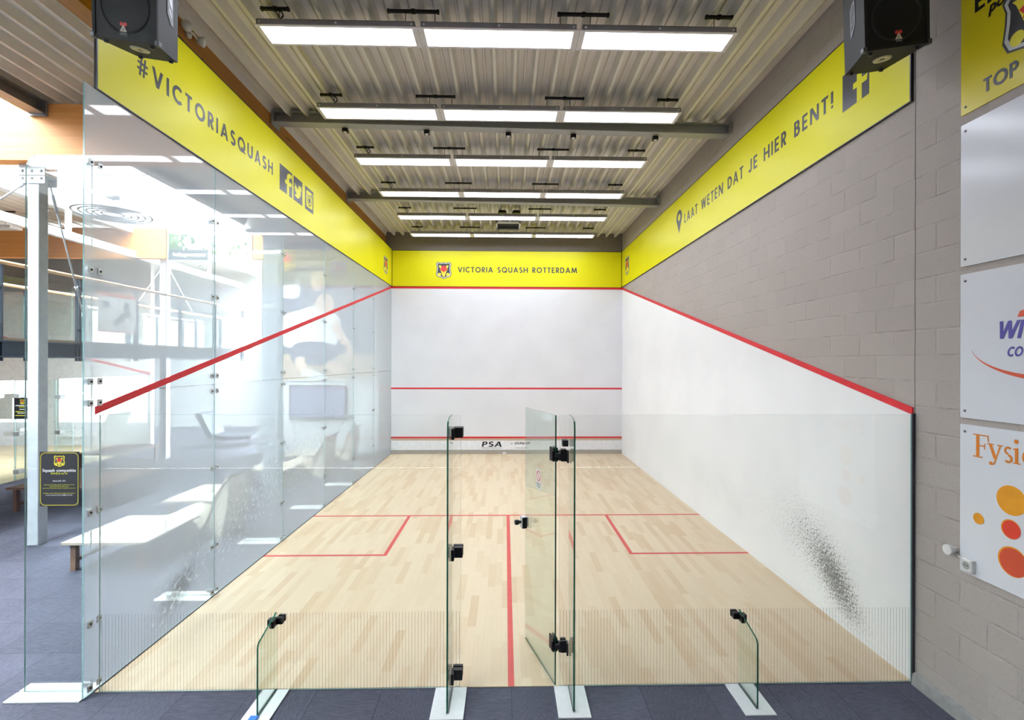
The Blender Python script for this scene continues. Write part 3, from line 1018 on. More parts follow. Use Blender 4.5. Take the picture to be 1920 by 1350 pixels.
# ------------------------------------------------------------------ ceiling lights: six rows of three
BEZ = M('bounce_lit_bezel', (226, 222, 224), 0.5)  # paler than the housing: bounce light from below put into the colour
HOUS = M('grey_light_housing', (150, 146, 150), 0.45, 0.2)
ROWN = ['nearest', 'second nearest', 'third nearest', 'fourth nearest', 'fifth nearest', 'farthest']
XS = [(-2.5, -.955), (-.895, .65), (.71, 2.255)]
CAB_X = [(-2.29, -1.05), (-.76, .49), (.79, 2.04)]
BR_X = [[(-2.46, -2.2), (-1.22, -.725)], [(.47, .97)], [(1.96, 2.22)]]
def ceiling_light(i):
    x0, x1 = XS[i]
    y0, y1, z0, z1 = 1.02, 1.31, 5.84, 5.9
    root = thing('ceiling_light', 'x', 'light', ((x0 + x1) / 2, 1.165, z0), 'suspended light panels')
    b = MB()
    b.box(x0, x1, y0, y0 + .012, z0 - .006, z1); b.box(x0, x1, y1 - .012, y1, z0 - .006, z1)
    b.box(x0, x0 + .012, y0, y1, z0 - .006, z1); b.box(x1 - .012, x1, y0, y1, z0 - .006, z1)
    b.box(x0, x1, y0, y1, z1 - .008, z1)
    hs = b.build('housing', HOUS, parent=root)
    b = MB()
    e0, e1 = (.012 if i == 0 else .028), (.012 if i == 2 else .028)
    b.box(x0 - e0, x1 + e1, y0 - .012, y0 + .016, z0 - .008, z0); b.box(x0 - e0, x1 + e1, y1 - .016, y1 + .012, z0 - .008, z0)
    b.box(x0 - e0, x0 + .03, y0 + .016, y1 - .016, z0 - .008, z0); b.box(x1 - .03, x1 + e1, y0 + .016, y1 - .016, z0 - .008, z0)
    b.build('bezel', BEZ, parent=hs, label='pale grey bezel with bounce light in its colour')
    b = MB(); b.face([(x0 + .03, y0 + .016, z0 + .001), (x1 - .03, y0 + .016, z0 + .001), (x1 - .03, y1 - .016, z0 + .001), (x0 + .03, y1 - .016, z0 + .001)])
    b.build('diffuser', LAMP, parent=hs, label='lit white diffuser')
    for xx in (x0 + .03, (x0 + x1) / 2, x1 - .03):
        b = MB(); b.lathe([(.011, 0), (.011, .004), (0, .006)], (xx, y0, z0 + .03), -Y, 10); b.build('screw_or_light_dot', WHITEP, parent=hs)  # white discs paint the lamp light showing through holes in the housing
    for yy in (y0 + .03,):
        for xx in CAB_X[i]:
            b = MB(); b.tube([(xx, yy, z1 - .002), (xx, yy, 6.015)], .004, 6); b.build('cable', BLACKM, parent=root)
        for xa, xb in BR_X[i]:
            b = MB(); b.box(xa, xb, yy - .014, yy + .014, 6.005, 6.029)
            b.bbox((xa + xb) / 2 - .02, (xa + xb) / 2 + .02, yy - .02, yy + .02, 6.0, 6.035, .004)
            b.bbox(xa - .01, xa + .015, yy - .018, yy + .018, 6.0, 6.032, .003); b.bbox(xb - .015, xb + .01, yy - .018, yy + .018, 6.0, 6.032, .003)
            b.build('ceiling_rail', BLACKM, parent=root)
    if i == 0:
        b = MB()
        b.tube([(-2.3, 1.05, 6.01), (-2.26, 1.05, 5.98), (-2.25, 1.05, 5.95), (-2.28, 1.05, 5.91), (-2.27, 1.05, 5.895)], .007, 6)
        b.tube([(-2.34, 1.0, 6.03), (-2.33, 1.03, 6.0), (-2.31, 1.05, 5.97), (-2.29, 1.05, 5.93)], .005, 6)
        b.build('power_cord', BLACKM, parent=root)
    return root
for i in range(3):
    p = ceiling_light(i)
    for r in range(6):
        side = ('left', 'middle', 'right')[i]
        lab = f'lit ceiling panel, {side} one of three in the {ROWN[r]} row of lights'
        if r == 0:
            p['label'] = lab
        else:
            copy_tree(p, (0, 1.555 * r, 0), lab)

SEN = ['leftmost', 'second from left', 'middle', 'second from right', 'rightmost']
for k, xx in enumerate((-2.375, -1.2, -.017, .933, 2.14)):
    zb = 5.927 - (xx + 3.36) * .013
    t = thing('ceiling_sensor', f'small black sensor under the nearer steel beam, {SEN[k]} of the five', 'sensor', (xx, 3.3, zb), 'sensors under the steel beam')
    b = MB(); b.bbox(xx - .04, xx + .04, 3.28, 3.35, zb - .055, zb, .006); b.build('body', BLACKM, parent=t)
    b = MB(); b.lathe([(0, .012), (.02, .01), (.026, 0)], (xx, 3.3, zb - .055), -Z, 14); b.build('lens', WHITEPL, parent=t)

t = thing('ceiling_hatch', 'dark ceiling hatch with a pale frame between the two farthest light rows', 'hatch', (.01, 8.6, 6.0))
b = MB()
for x0, x1, y0, y1 in ((-.3, .32, 8.3, 8.34), (-.3, .32, 8.9, 8.94), (-.3, -.26, 8.3, 8.94), (.28, .32, 8.3, 8.94)):
    b.box(x0, x1, y0, y1, 5.985, 6.03)
b.build('frame', WHITEP, parent=t)
b = MB(); b.box(-.26, .28, 8.34, 8.9, 6.01, 6.03); b.build('panel', M('dark_hatch_panel', (40, 42, 48), 0.6), parent=t)
for k, xx in enumerate((-.13, .19)):
    b = MB(); b.prism([(xx - .1, 5.97), (xx + .1, 5.97), (xx + .07, 6.03), (xx - .07, 6.03)], (Vector((0, 7.4, 0)), X, Z, Y), 0, .25)
    b.bbox(xx - .06, xx + .06, 7.39, 7.41, 5.985, 6.02, .004)
    b.build('ceiling_box', BLACKM, loc=(xx, 7.5, 5.97), label='small black box on the ceiling above the fifth light row, ' + ('left' if k == 0 else 'right') + ' of the pair', cat='box', group='black ceiling boxes')

# ------------------------------------------------------------------ loudspeakers
def speaker(pos, yaw, pit, rol, dep, label, side):
    W, WB, H = .44, .285, .7
    R = Matrix.Rotation(yaw, 4, 'Z') @ Matrix.Rotation(pit, 4, 'X') @ Matrix.Rotation(rol, 4, 'Y')
    T = Matrix.Translation(Vector(pos)) @ R
    root = thing('loudspeaker', label, 'loudspeaker', pos, 'loudspeakers hung at the court corners')
    fr = (T @ Vector((0, 0, 0)), (R @ X.to_4d()).to_3d(), (R @ Y.to_4d()).to_3d(), (R @ Z.to_4d()).to_3d())
    b = MB()
    b.prism([(-W / 2, .012), (W / 2, .012), (WB / 2, dep), (-WB / 2, dep)], fr, 0, H)
    for s in (-1, 1):
        b.box(s * W / 2, s * (W / 2 - .02), -.004, .012, 0, H, mtx=T)
    b.box(-W / 2, W / 2, -.004, .012, 0, .02, mtx=T); b.box(-W / 2, W / 2, -.004, .012, H - .02, H, mtx=T)
    cb = b.build('cabinet', CAB, parent=root)
    b = MB(); b.box(-W / 2 + .02, W / 2 - .02, .002, .014, .02, H - .02, mtx=T)
    gr = b.build('grille', GRILLE, parent=root)
    b = MB(); b.lathe([(.155, -.0005), (.157, .003), (.17, .003), (.172, -.0005)], (0, .002, .215), -Y, 40, mtx=T)
    b.build('woofer_ring', M('dull_woofer_ring', (30, 29, 27), 0.7), parent=gr)
    fF = (T @ Vector((0, .001, 0)), (R @ X.to_4d()).to_3d(), (R @ Z.to_4d()).to_3d(), -(R @ Y.to_4d()).to_3d())
    b = MB()
    c = .012 if side == 'R' else -.01
    for k in range(3):
        a = math.radians(90 + 45 * (k - 1))
        for s in (1,):
            pass
    b.prism(tr([(-.5, .1), (-.42, .42), (-.2, .5), (0, .3), (.2, .5), (.42, .42), (.5, .1), (.2, -.1), (-.2, -.1)], c, .093, .05), fF, 0, .002, 1)
    b.prism(tr([(-.55, -.5), (.55, -.5), (0, .5)], c, .078, .045), fF, 0, .003, 0, holes=[tr([(-.12, -.28), (0, .02), (.12, -.28)], c, .078, .045)])
    b.prism(tr([(-.6, -.3), (.6, -.3), (.6, .4), (-.6, .4)], c, .043, .048), fF, 0, .0015, 2)
    b.prism(tr([(-.42, -.12), (.42, -.12), (.42, .12), (-.42, .12)], c, .044, .048), fF, 0, .003, 3)
    b.build('badge', [M('ivory_badge', (226, 214, 190), .4), CRR, INKB, M('grey_badge_text', (120, 118, 112), .4)], parent=gr)
    b = MB(); b.lathe([(.018, .001), (.02, .006), (.058, .006), (.06, 0)], (.0, dep * .42, 0), -Z, 28, mtx=T)
    b.build('pole_socket', M('cream_socket_plate', (206, 198, 150), .5), parent=cb)
    for s in (-1, 1):
        b = MB(); b.bbox(s * W / 2 - .014, s * W / 2 + .014, -.008, .03, -.006, .03, .005, mtx=T); b.build('corner_guard', M('worn_corner_metal', (96, 96, 98), .4, .6), parent=cb)
    for xx, yy in ((-W / 2 + .06, .04), (W / 2 - .06, .04), (-WB / 2 + .03, dep - .03), (WB / 2 - .03, dep - .03)):
        b = MB(); b.lathe([(.016, 0), (.014, .016), (0, .016)], (xx, yy, 0), -Z, 12, mtx=T); b.build('foot', BLACKM, parent=cb)
    # recessed handle on the inward side
    s = 1 if side == 'L' else -1
    pA, pB = Vector((s * W / 2, .012, 0)), Vector((s * WB / 2, dep, 0))
    dU = (pB - pA).normalized()
    nrm = Vector((dU.y, -dU.x, 0)) * (1 if s > 0 else -1)
    if nrm.x * s < 0:
        nrm = -nrm
    fS = (T @ pA, (R @ dU.to_4d()).to_3d(), (R @ Z.to_4d()).to_3d(), (R @ nrm.to_4d()).to_3d())
    h0 = .24
    outer = [(.14, h0 + .03), (.2, h0 - .03), (.235, h0 - .03), (.235, h0 + .16), (.19, h0 + .2), (.14, h0 + .2)]
    hole1 = [(.162, h0 + .052), (.2, h0 + .012), (.215, h0 + .012), (.215, h0 + .03), (.162, h0 + .08)]
    hole2 = [(.162, h0 + .115), (.215, h0 + .07), (.215, h0 + .145), (.183, h0 + .175), (.162, h0 + .175)]
    b = MB(); b.prism(outer, fS, 0, .004, 0); b.prism(hole1, fS, 0, .0055, 1); b.prism(hole2, fS, 0, .0055, 1)
    b.build('handle', [M('grey_handle_plate', (112, 112, 120), .5, .1), INKB], parent=cb)
    b = MB(); b.tube([T @ Vector((0, dep * .6, H - .01)), Vector((pos[0], pos[1] + .2, 6.04))], .018, 8)
    b.build('hanging_bracket', BLACKM, parent=root)
speaker((-2.7042, -0.3594, 4.7714), -.0177, .1963, .1319, .33, 'black loudspeaker hanging at the upper left in front of the left banner', 'L')
speaker((2.771, -0.3601, 4.8196), -.1073, .1091, -.0914, .39, 'black loudspeaker hanging at the upper right in front of the right banner', 'R')

# ------------------------------------------------------------------ back glass wall
def pane(name, label, x0, x1, y0, y1, z0, z1, mats, thin, group=None, cat='glass pane'):
    b = MB()
    b.box(x0, x1, y0, y1, z0, z1, 0, 1, thin)
    return b.build(name, mats, loc=((x0 + x1) / 2, (y0 + y1) / 2, z0), label=label, cat=cat, group=group)
GB = [GL_BACK, EDGEC]
pane('glass_wall_pane', 'low clear glass wall pane left of the open door with thin printed lines at its foot', -3.16, -.395, -.006, .006, .004, 2.13, GB, 1, 'back glass wall panes')
pane('glass_wall_pane', 'low clear glass wall pane right of the open door with thin printed lines at its foot', .375, 3.183, -.006, .006, .004, 2.13, GB, 1, 'back glass wall panes')

def fin(xc, top, label, base_w, clip_side, tall):
    root = thing('glass_fin', label, 'glass fin', (xc, -.15, 0), 'glass fins of the back wall')
    y0, y1 = -.295, -.008
    fr = (Vector((xc - .006, 0, 0)), Y, Z, X)
    c = .09
    arc = []
    if tall:
        outl = [(y1, .012), (y0, .012), (y0, top - .075), (y0 + .006, top - .045), (y0 + .02, top - .022), (-.19, top), (y1, top)]
    else:
        outl = [(y1, .012), (y0, .012), (y0, top - .115), (y0 + .006, top - .095), (y0 + .02, top - .08), (y1, top)]
    b = MB(); b.prism(outl, fr, 0, .012, 0, [1] * (len(outl) - 1) + [0])
    b.build('fin_glass', [GL_FIN, EDGEG], parent=root)
    b = MB(); b.prism([(-base_w / 2, -.352), (base_w / 2, -.352), (base_w / 2, -.008), (-base_w / 2, -.008)], (Vector((xc, 0, 0)), X, Y, Z), 0, .008)
    b.box(xc - .009, xc + .009, -.30, -.008, .008, .0085)
    pl = b.build('base_plate', BASEPL, parent=root, label='white floor plate')
    b = MB(); b.box(xc - .008, xc - .0062, -.297, -.008, .008, .014); b.box(xc + .0062, xc + .008, -.297, -.008, .008, .014)
    b.build('seal', RUBBER, parent=root)
    return root
f1 = fin(-1.815, .605, 'short chamfered glass fin on a white floor plate, left of the door', .2, 1, False)
f4 = fin(1.797, .595, 'short chamfered glass fin right of the door near the block wall', .225, -1, False)
f2 = fin(-.465, 2.13, 'tall glass fin on a white floor plate at the left side of the doorway', .24, 1, True)
f3 = fin(.452, 2.13, 'tall glass fin on a white floor plate at the right side of the doorway', .235, -1, True)
# clamps
def clamp(root, xa, xb, z0, z1, name='clamp', ya=-.04, yb=.03, lug=None):
    b = MB(); b.bbox(xa, xb, ya, -.0065, z0, z1, .004); b.bbox(xa, xb, .0065, yb, z0, z1, .004)
    if lug:
        b.bbox(lug[0], lug[1], ya - .045, -.0065, z0 - .008, z1 - .004, .003)
    return b.build(name, BLACKP, parent=root)
clamp(f1, -1.808, -1.755, .525, .575, lug=(-1.834, -1.80)); b = MB(); b.bbox(-1.862, -1.826, -.06, -.012, .525, .57, .004); b.build('clamp', BLACKP, parent=f1)
clamp(f4, 1.74, 1.79, .53, .58, lug=(1.782, 1.812)); b = MB(); b.bbox(1.81, 1.835, -.06, -.012, .53, .575, .004); b.build('clamp', BLACKP, parent=f4)
for z0 in (1.955, 1.03, .085):
    clamp(f2, -.455, -.378, z0, z0 + .08, 'strike_box', -.05, .035, (-.462, -.44))
clamp(f3, .395, .44, 1.885, 1.935)
b = MB(); b.bbox(-1.86, -1.80, -.36, -.3, .006, .02, .005); b.build('blue_tag', M('blue_tape', (40, 120, 210), .5), parent=f1, label='scrap of blue tape')
# hinges on the right fin and the open door
hx, hy = .345, -.004
ang = math.atan2(.647, -.2)                        # direction of the open door
DU = Vector((math.cos(ang), math.sin(ang), 0)); DN = Vector((-DU.y, DU.x, 0))
dr = thing('glass_door', 'clear glass door standing open into the court, with black hinges and lock', 'glass door', (hx, hy, .01))
frd = (Vector((hx, hy, 0)), DU, Z, Vector((DU.y, -DU.x, 0)))
b = MB(); b.prism([(0, .012), (.70, .012), (.70, 2.125), (0, 2.125)], frd, -.006, .006, 0, (1, 0, 1, 1))
b.build('door_glass', [GL_FIN, EDGEG], parent=dr)
for zc in (1.815, .325):
    b = MB()
    o_ = Vector((hx, hy, 0))
    mt = Matrix.Translation(o_) @ Matrix(((DU.x, frd[3].x, 0, 0), (DU.y, frd[3].y, 0, 0), (0, 0, 1, 0), (0, 0, 0, 1)))
    b.bbox(.0, .085, .0065, .02, zc - .055, zc + .055, .004, mtx=mt); b.bbox(.0, .085, -.02, -.0065, zc - .055, zc + .055, .004, mtx=mt)
    b.bbox(.0, .012, -.03, .03, zc - .045, zc + .03, .004, mtx=mt)
    b.bbox(hx - .005, .388, -.036, -.008, zc - .018, zc + .018, .004)
    b.bbox(.384, .428, -.03, -.0065, zc - .048, zc + .045, .004); b.bbox(.384, .428, .0065, .03, zc - .048, zc + .045, .004)
    b.bbox(.428, .442, -.06, -.0065, zc - .055, zc + .04, .003)
    b.tube([(.378, -.022, zc - .04), (.378, -.022, zc + .04)], .012, 12)
    b.build('hinge', BLACKP, parent=dr)
b = MB()
b.bbox(.645, .712, -.052, -.0065, 1.03, 1.135, .003, mtx=mt, mi=0); b.box(.641, .646, -.05, -.008, 1.034, 1.131, 1, mtx=mt)
b.bbox(.66, .705, .0065, .014, 1.04, 1.125, .003, mtx=mt, mi=0)
lk = b.build('lock_case', [M('brushed_lock_case', (214, 214, 218), .4, .2), M('black_lock_face', (22, 23, 26), .4)], parent=dr)
b = MB(); b.lathe([(.012, 0), (.014, .02), (.022, .022), (.024, .05), (.02, .058), (0, .058)], Vector((.68, -.052, 1.085)), Vector((0, -1, 0)), 16, mtx=mt)
b.build('knob', BLACKP, parent=lk)
b = MB()
fd2 = (Vector((hx, hy, 0)) - frd[3] * .0065, -DU, Z, -frd[3])
b.prism(rect(-.41, 1.46, -.30, 1.63), fd2, 0, .0005, 0)
b.prism(_disc(-.355, 1.572, .045, 24)[0], fd2, 0, .001, 1, holes=[list(reversed(_disc(-.355, 1.572, .036, 24)[0]))])
b.prism([(-.382, 1.597), (-.376, 1.603), (-.328, 1.547), (-.334, 1.541)], fd2, 0, .001, 1)
for k in range(3):
    b.prism(rect(-.40, 1.475 + k * .015, -.31, 1.481 + k * .015), fd2, 0, .001, 2)
b.build('sticker', [M('clear_sticker', (232, 230, 226), .4), CRR, INK], parent=dr, label='small prohibition sticker')

# ------------------------------------------------------------------ left glass wall and its outer fins
GLm = [GL_LEFT, EDGEC, GL_CLEAR]
SE = [-.1, 1.55, 3.18, 4.8, 6.4, 7.95, 9.74]
ordn = ['first', 'second', 'third', 'fourth', 'fifth', 'sixth']
for r, (z0, z1) in enumerate(((.012, 2.297), (2.303, 4.63))):
    for k in range(6):
        pn = pane('glass_wall_pane', f'{"lower" if r == 0 else "upper"} pane of the left glass wall, {ordn[k]} from the near end', -3.212, -3.2, SE[k] + .003, SE[k + 1] - .003, z0, z1, GLm, 0, 'left glass wall panes')
        for pf in pn.data.polygons:
            if pf.normal.x < -.9:
                pf.material_index = 2
CLIPM = M('brushed_clip_steel', (198, 204, 206), .35, .5)
for k in range(6):
    ys = (0.0 if k == 0 else SE[k])
    t = thing('glass_fin', f'{"tall rounded glass fin at the near corner of the left wall" if k == 0 else "tall glass fin behind the left glass wall, " + ordn[k] + " from the near end"}', 'glass fin', (-3.47, ys, 0), 'glass fins of the left wall')
    b = MB()
    top = 4.12
    arcp = [(-3.72 + .11 * (1 - math.cos(a)), top - .11 * (1 - math.sin(a))) for a in [i * PI / 16 for i in range(9)]]
    b.prism([(-3.225, .012), (-3.225, top)] + list(reversed(arcp)) + [(-3.72, .012)], (Vector((0, ys + .006, 0)), X, Z, -Y), 0, .012, 0, 1)
    b.build('fin_glass', [GL_CLEAR, EDGEC], parent=t)
    b = MB(); b.box(-3.77, -3.215, ys - .115, ys - .008, 0, .01); b.box(-3.77, -3.215, ys + .008, ys + .1, 0, .01); b.box(-3.77, -3.215, ys - .008, ys + .008, 0, .004)
    b.build('base_plate', WHITEP, parent=t, label='white floor plate')
    for zc in (.06, .545, 1.39, 2.22, 2.385, 3.235, 4.05):
        b = MB()
        for s in (-1, 1):
            if k == 0 and s < 0:
                b.bbox(-3.2, -3.192, ys - .065, ys - .02, zc - .025, zc + .025, .002)
                b.lathe([(.009, 0), (.007, .006), (0, .006)], (-3.192, ys - .042, zc), X, 10, 1)
            else:
                b.bbox(-3.2, -3.194, ys + s * .045 - .025, ys + s * .045 + .02, zc - .025, zc + .025, .002)
                b.lathe([(.009, 0), (.007, .006), (0, .006)], (-3.194, ys + s * .045, zc), X, 10, 1)
        b.bbox(-3.275, -3.213, ys - .014, ys - .0065, zc - .025, zc + .025, .002)
        b.lathe([(.009, 0), (.007, .006), (0, .006)], (-3.245, ys - .014, zc), -Y, 10, 1)
        b.build('clip', [CLIPM, BLACKM], parent=t)

# club notice on the near fin
t = thing('notice', 'black notice with yellow border and club crest on the near glass fin', 'notice', (-3.455, -.012, 1.43))
fn = (Vector((0, -.0075, 0)), X, Z, -Y)
b = MB(); b.prism(rect(-3.605, 1.43, -3.308, 1.847), fn, 0, .002); b.build('board', M('black_notice_board', (34, 34, 42), .4), parent=t)
def rrect(u0, v0, u1, v1, r, n=6):
    o = []
    for cx, cy, a0 in ((u1 - r, v1 - r, 0), (u0 + r, v1 - r, 90), (u0 + r, v0 + r, 180), (u1 - r, v0 + r, 270)):
        for k in range(n + 1):
            a = math.radians(a0 + 90 * k / n)
            o.append((cx + r * math.cos(a), cy + r * math.sin(a)))
    return o
b = MB(); b.prism(rrect(-3.6, 1.436, -3.313, 1.841, .035), fn, 0, .003, 0, holes=[list(reversed(rrect(-3.594, 1.442, -3.319, 1.835, .03)))])
b.build('border', M('olive_yellow_print', (188, 176, 64), .4), parent=t)
b = MB(); crest(b, fn, -3.457, 1.778, .083, .078, .002, (2, 2), .0004); b.build('crest', CREST, parent=t)
fn2 = (Vector((0, -.0096, 0)), X, Z, -Y)
b = MB()
ftext(b, 'Squash competitie', fn2, -3.457, 1.695, .03, bold=.03, align='CENTER', width=.25, mi=0)
ftext(b, 'Schrijf je nu in!', fn2, -3.457, 1.676, .02, bold=.03, align='CENTER', width=.125, mi=1)
ftext(b, 'Seizoen 2018 - 2019', fn2, -3.457, 1.62, .014, bold=.02, align='CENTER', width=.095, mi=0)
for vv_, wd in ((1.592, .23), (1.579, .145), (1.566, .245)):
    ftext(b, 'speel mee in de leukste squash competitie van de club', fn2, -3.457, vv_, .012, bold=.01, align='CENTER', width=wd, mi=1)
ftext(b, 'aanmelden en meer informatie aan de balie van het centrum', fn2, -3.457, 1.527, .012, bold=.01, align='CENTER', width=.24, mi=1)
ftext(b, 'competitie@club', fn2, -3.457, 1.513, .012, bold=.01, align='CENTER', width=.2, mi=0)
b.build('lettering', [M('white_print', (232, 232, 236), .4), M('lime_print', (206, 206, 50), .4)], parent=t)

# ------------------------------------------------------------------ signs on the block wall (right edge of the picture)
fS = frame_right(3.2)
def sign(label, v0, v1, mat, u0=.41, u1=1.5):
    root = thing('wall_sign', label, 'sign', (3.195, -(u0 + u1) / 2, v0), 'signs on the block wall')
    b = MB(); b.prism(rrect(u0, v0, u1, v1, .008, 2), fS, -.004, .004)
    b.build('sheet', mat, parent=root)
    for vv_ in (v0 + .05, v1 - .05):
        for uu in (u0 + .035, u1 - .035):
            b = MB(); b.lathe([(.009, 0), (.008, .004), (0, .005)], (3.196, -uu, vv_), -X, 10); b.build('screw_or_light_dot', SCREW, parent=root)
    return root
fS2 = frame_right(3.1955)
s1 = sign('yellow sign with club crest on the block wall, topmost of the four', 4.30, 5.30, YELS)
b = MB()
word(b, 'ER', fS2, .515, 4.965, .13)
b.build('lettering', INKB, parent=s1)
b = MB()
ftext(b, 'pow', fS2, .61, 4.895, .1, bold=.035, shear=.2)
b.build('lettering', INKB, parent=s1)
b = MB(); word(b, 'TOP', fS2, .575, 4.375, .095); b.build('lettering', INK, parent=s1)
b = MB(); crest(b, fS2, .91, 4.73, .42, .42)
ftext(b, 'VICTORIA', (Vector((3.1915, 0, 0)), -Y, Z, -X), .795, 4.845, .055, bold=.01, mi=2, width=.23)
b.build('crest', CREST, parent=s1)
s2 = sign('blank glossy white sign on the block wall just below the yellow one', 3.225, 4.23, SIGNW)
s3 = sign('white sign on the block wall with purple lettering and an orange swoosh', 2.155, 3.17, SIGNW)
PURP, ORAN = M('purple_print', (82, 76, 160), .35), M('orange_red_print', (214, 86, 58), .35)
b = MB()
word(b, 'WI', fS2, .665, 2.70, .115, shear=.22, sx=.95, track=.05)
b.build('lettering', PURP, parent=s3)
b = MB()
word(b, 'CO', fS2, .735, 2.585, .062, shear=.2, sx=.8, track=.08)
b.build('lettering', PURP, parent=s3)
b = MB()
up, lo = [], []
for k in range(25):
    a = math.radians(188 + 85 * k / 24)
    up.append((1.02 + .53 * math.cos(a), 2.66 + .2 * math.sin(a)))
    wd = .002 + .036 * k / 24
    lo.append((1.02 + (.53 + wd * .35) * math.cos(a), 2.66 + (.2 + wd) * math.sin(a)))
for k in range(24):
    b.prism([up[k], up[k + 1], lo[k + 1], lo[k]], fS2, 0, .0012)
b.prism([(.80, 2.835), (.93, 2.835), (.9, 2.9), (.815, 2.87)], fS2, 0, .0012)
b.build('swoosh', ORAN, parent=s3)
s4 = sign('white sign with orange serif lettering and coloured dots, lowest on the block wall', 1.065, 2.11, SIGNW)
ORL = M('orange_print', (212, 122, 34), .35)
b = MB()
def serif(mb, strokes):
    for kp, p in enumerate(strokes):
        mb.prism(p, fS2, 0, .0012 + kp * 3e-5)
u = .50
serif(b, [rect(u + .03, 1.90, u + .052, 2.05), rect(u + .008, 1.895, u + .075, 1.903), rect(u + .008, 2.045, u + .115, 2.053), [(u + .107, 2.053), (u + .115, 2.053), (u + .118, 2.01), (u + .112, 2.01)], rect(u + .05, 1.972, u + .09, 1.98), [(u + .086, 1.995), (u + .092, 1.995), (u + .092, 1.955), (u + .086, 1.955)]])
u = .61
serif(b, _s(u + .018, 2.0, u + .052, 1.905, .02) + _s(u + .085, 2.0, u + .045, 1.875, .009) + [rect(u - .002, 1.996, u + .042, 2.003), rect(u + .066, 1.996, u + .1, 2.003)] + _disc(u + .022, 1.872, .012) + _arc(u + .03, 1.885, .018, .018, 200, 340, .009))
u = .715
serif(b, _arc(u + .03, 1.976, .019, .02, 40, 270, .013) + _arc(u + .03, 1.925, .021, .022, -140, 90, .014))
u = .775
serif(b, [rect(u + .012, 1.905, u + .032, 2.0), rect(u, 1.9, u + .045, 1.907), [(u - .002, 1.993), (u + .032, 2.003), (u + .032, 1.99), (u - .002, 1.988)]] + _disc(u + .02, 2.042, .014))
serif(b, _arc(.872, 1.952, .034, .042, 0, 360, .014))
b.build('lettering', ORL, parent=s4)
b = MB()
for k, (uu, vv_, rr_, mi) in enumerate(((.765, 1.66, .095, 0), (.547, 1.475, .038, 0), (.762, 1.475, .062, 1), (.775, 1.27, .095, 2))):
    b = MB()
    b.prism(_disc(uu, vv_, rr_, 32)[0], fS2, 0, .001, 3)
    b.prism(_disc(uu + .004, vv_ - .002, rr_ * .93, 32)[0], fS2, 0, .0016, mi)
    b.build('dot', [M('amber_dot', (222, 150, 30), .3, 0, .5, .12, 6.0), M('scarlet_dot', (214, 58, 40), .3, 0, .5, .1, 6.0), M('rust_dot', (196, 72, 46), .3, 0, .5, .08, 6.0), M('dot_rim', (226, 150, 40), .3)], parent=s4)

t = thing('power_socket', 'white wall socket under the corner of the lowest sign', 'socket', (3.19, -.487, 1.11))
b = MB(); b.bbox(3.165, 3.206, -.53, -.447, 1.085, 1.175, .008); b.build('housing', WHITEPL, parent=t)
b = MB(); b.prism(_disc(.488, 1.13, .027, 24)[0], frame_right(3.1655), 0, .0015, 0); b.prism(_disc(.478, 1.13, .004)[0], frame_right(3.164), 0, .001, 1); b.prism(_disc(.498, 1.13, .004)[0], frame_right(3.164), 0, .001, 1)
b.build('outlet', [M('grey_outlet_recess', (168, 168, 166), .5), INKB], parent=t)
b = MB(); b.box(3.164, 3.1655, -.522, -.455, 1.093, 1.097); b.box(3.164, 3.1655, -.522, -.455, 1.163, 1.167); b.box(3.164, 3.1655, -.522, -.518, 1.093, 1.167); b.box(3.164, 3.1655, -.459, -.455, 1.093, 1.167)
b.build('cover_frame', WHITEPL, parent=t)
t = thing('wall_button', 'round white knob with a short white cord beside the lowest sign', 'button', (3.2, -.37, 1.19))
b = MB(); b.lathe([(.02, 0), (.02, .035), (.036, .04), (.038, .062), (.036, .068), (0, .07)], (3.205, -.37, 1.195), -X, 28, 0, False); b.build('button_head', WHITEPL, parent=t)
b = MB(); b.tube([(3.19, -.385, 1.175), (3.185, -.415, 1.163), (3.185, -.45, 1.155)], .005, 8); b.build('cord', WHITEPL, parent=t)

# ------------------------------------------------------------------ corridor on the left
t = thing('steel_column', 'square grey steel column behind the black notice, carrying the sunlit timber beam', 'column', (-6.55, 3.12, 0))
b = MB(); b.bbox(-6.62, -6.47, 3.05, 3.2, 0, 5.24, .012); b.build('shaft', GALV, parent=t)
b = MB(); b.box(-6.72, -6.37, 3.03, 3.22, 5.08, 5.09); b.box(-6.72, -6.37, 3.03, 3.045, 4.98, 5.24); b.box(-6.72, -6.37, 3.205, 3.22, 4.98, 5.24)
for xx in (-6.67, -6.545, -6.42):
    b.lathe([(.02, 0), (.02, .02), (0, .02)], (xx, 3.03, 5.15), -Y, 8); b.lathe([(.02, 0), (.02, .02), (0, .02)], (xx, 3.03, 5.05), -Y, 8)
b.build('head_bracket', GALV, parent=t)
for q0, q1 in (((-6.62, 3.1, 5.05), (-7.3, 3.0, 4.5)), ((-6.42, 3.15, 5.05), (-7.3, 4.76, 3.3))):
    q0, q1 = Vector(q0), Vector(q1)
    b = MB(); b.tube([q0, q1], .012, 8); b.tube([q0.lerp(q1, .08), q0.lerp(q1, .2)], .02, 8); b.tube([q0.lerp(q1, .74), q0.lerp(q1, .77)], .024, 8)
    b.build('tie_rod', GALV, parent=t)
t = thing('steel_column', 'white steel column with tie rods far down the corridor', 'column', (-9.0, 9.1, 0))
b = MB(); b.bbox(-9.1, -8.93, 9.2, 9.37, 0, 5.3, .012); b.build('shaft', GALV, parent=t)
for q0, q1 in (((-9.1, 9.28, 5.0), (-9.6, 8.4, 3.2)), ((-8.93, 9.28, 5.0), (-8.2, 9.6, 3.3))):
    b = MB(); b.tube([q0, q1], .012, 8); b.build('tie_rod', GALV, parent=t)
t = thing('wide_pillar', 'wide pale pillar behind the left glass wall with two horizontal straps', 'pillar', (-4.39, 5.55, 0))
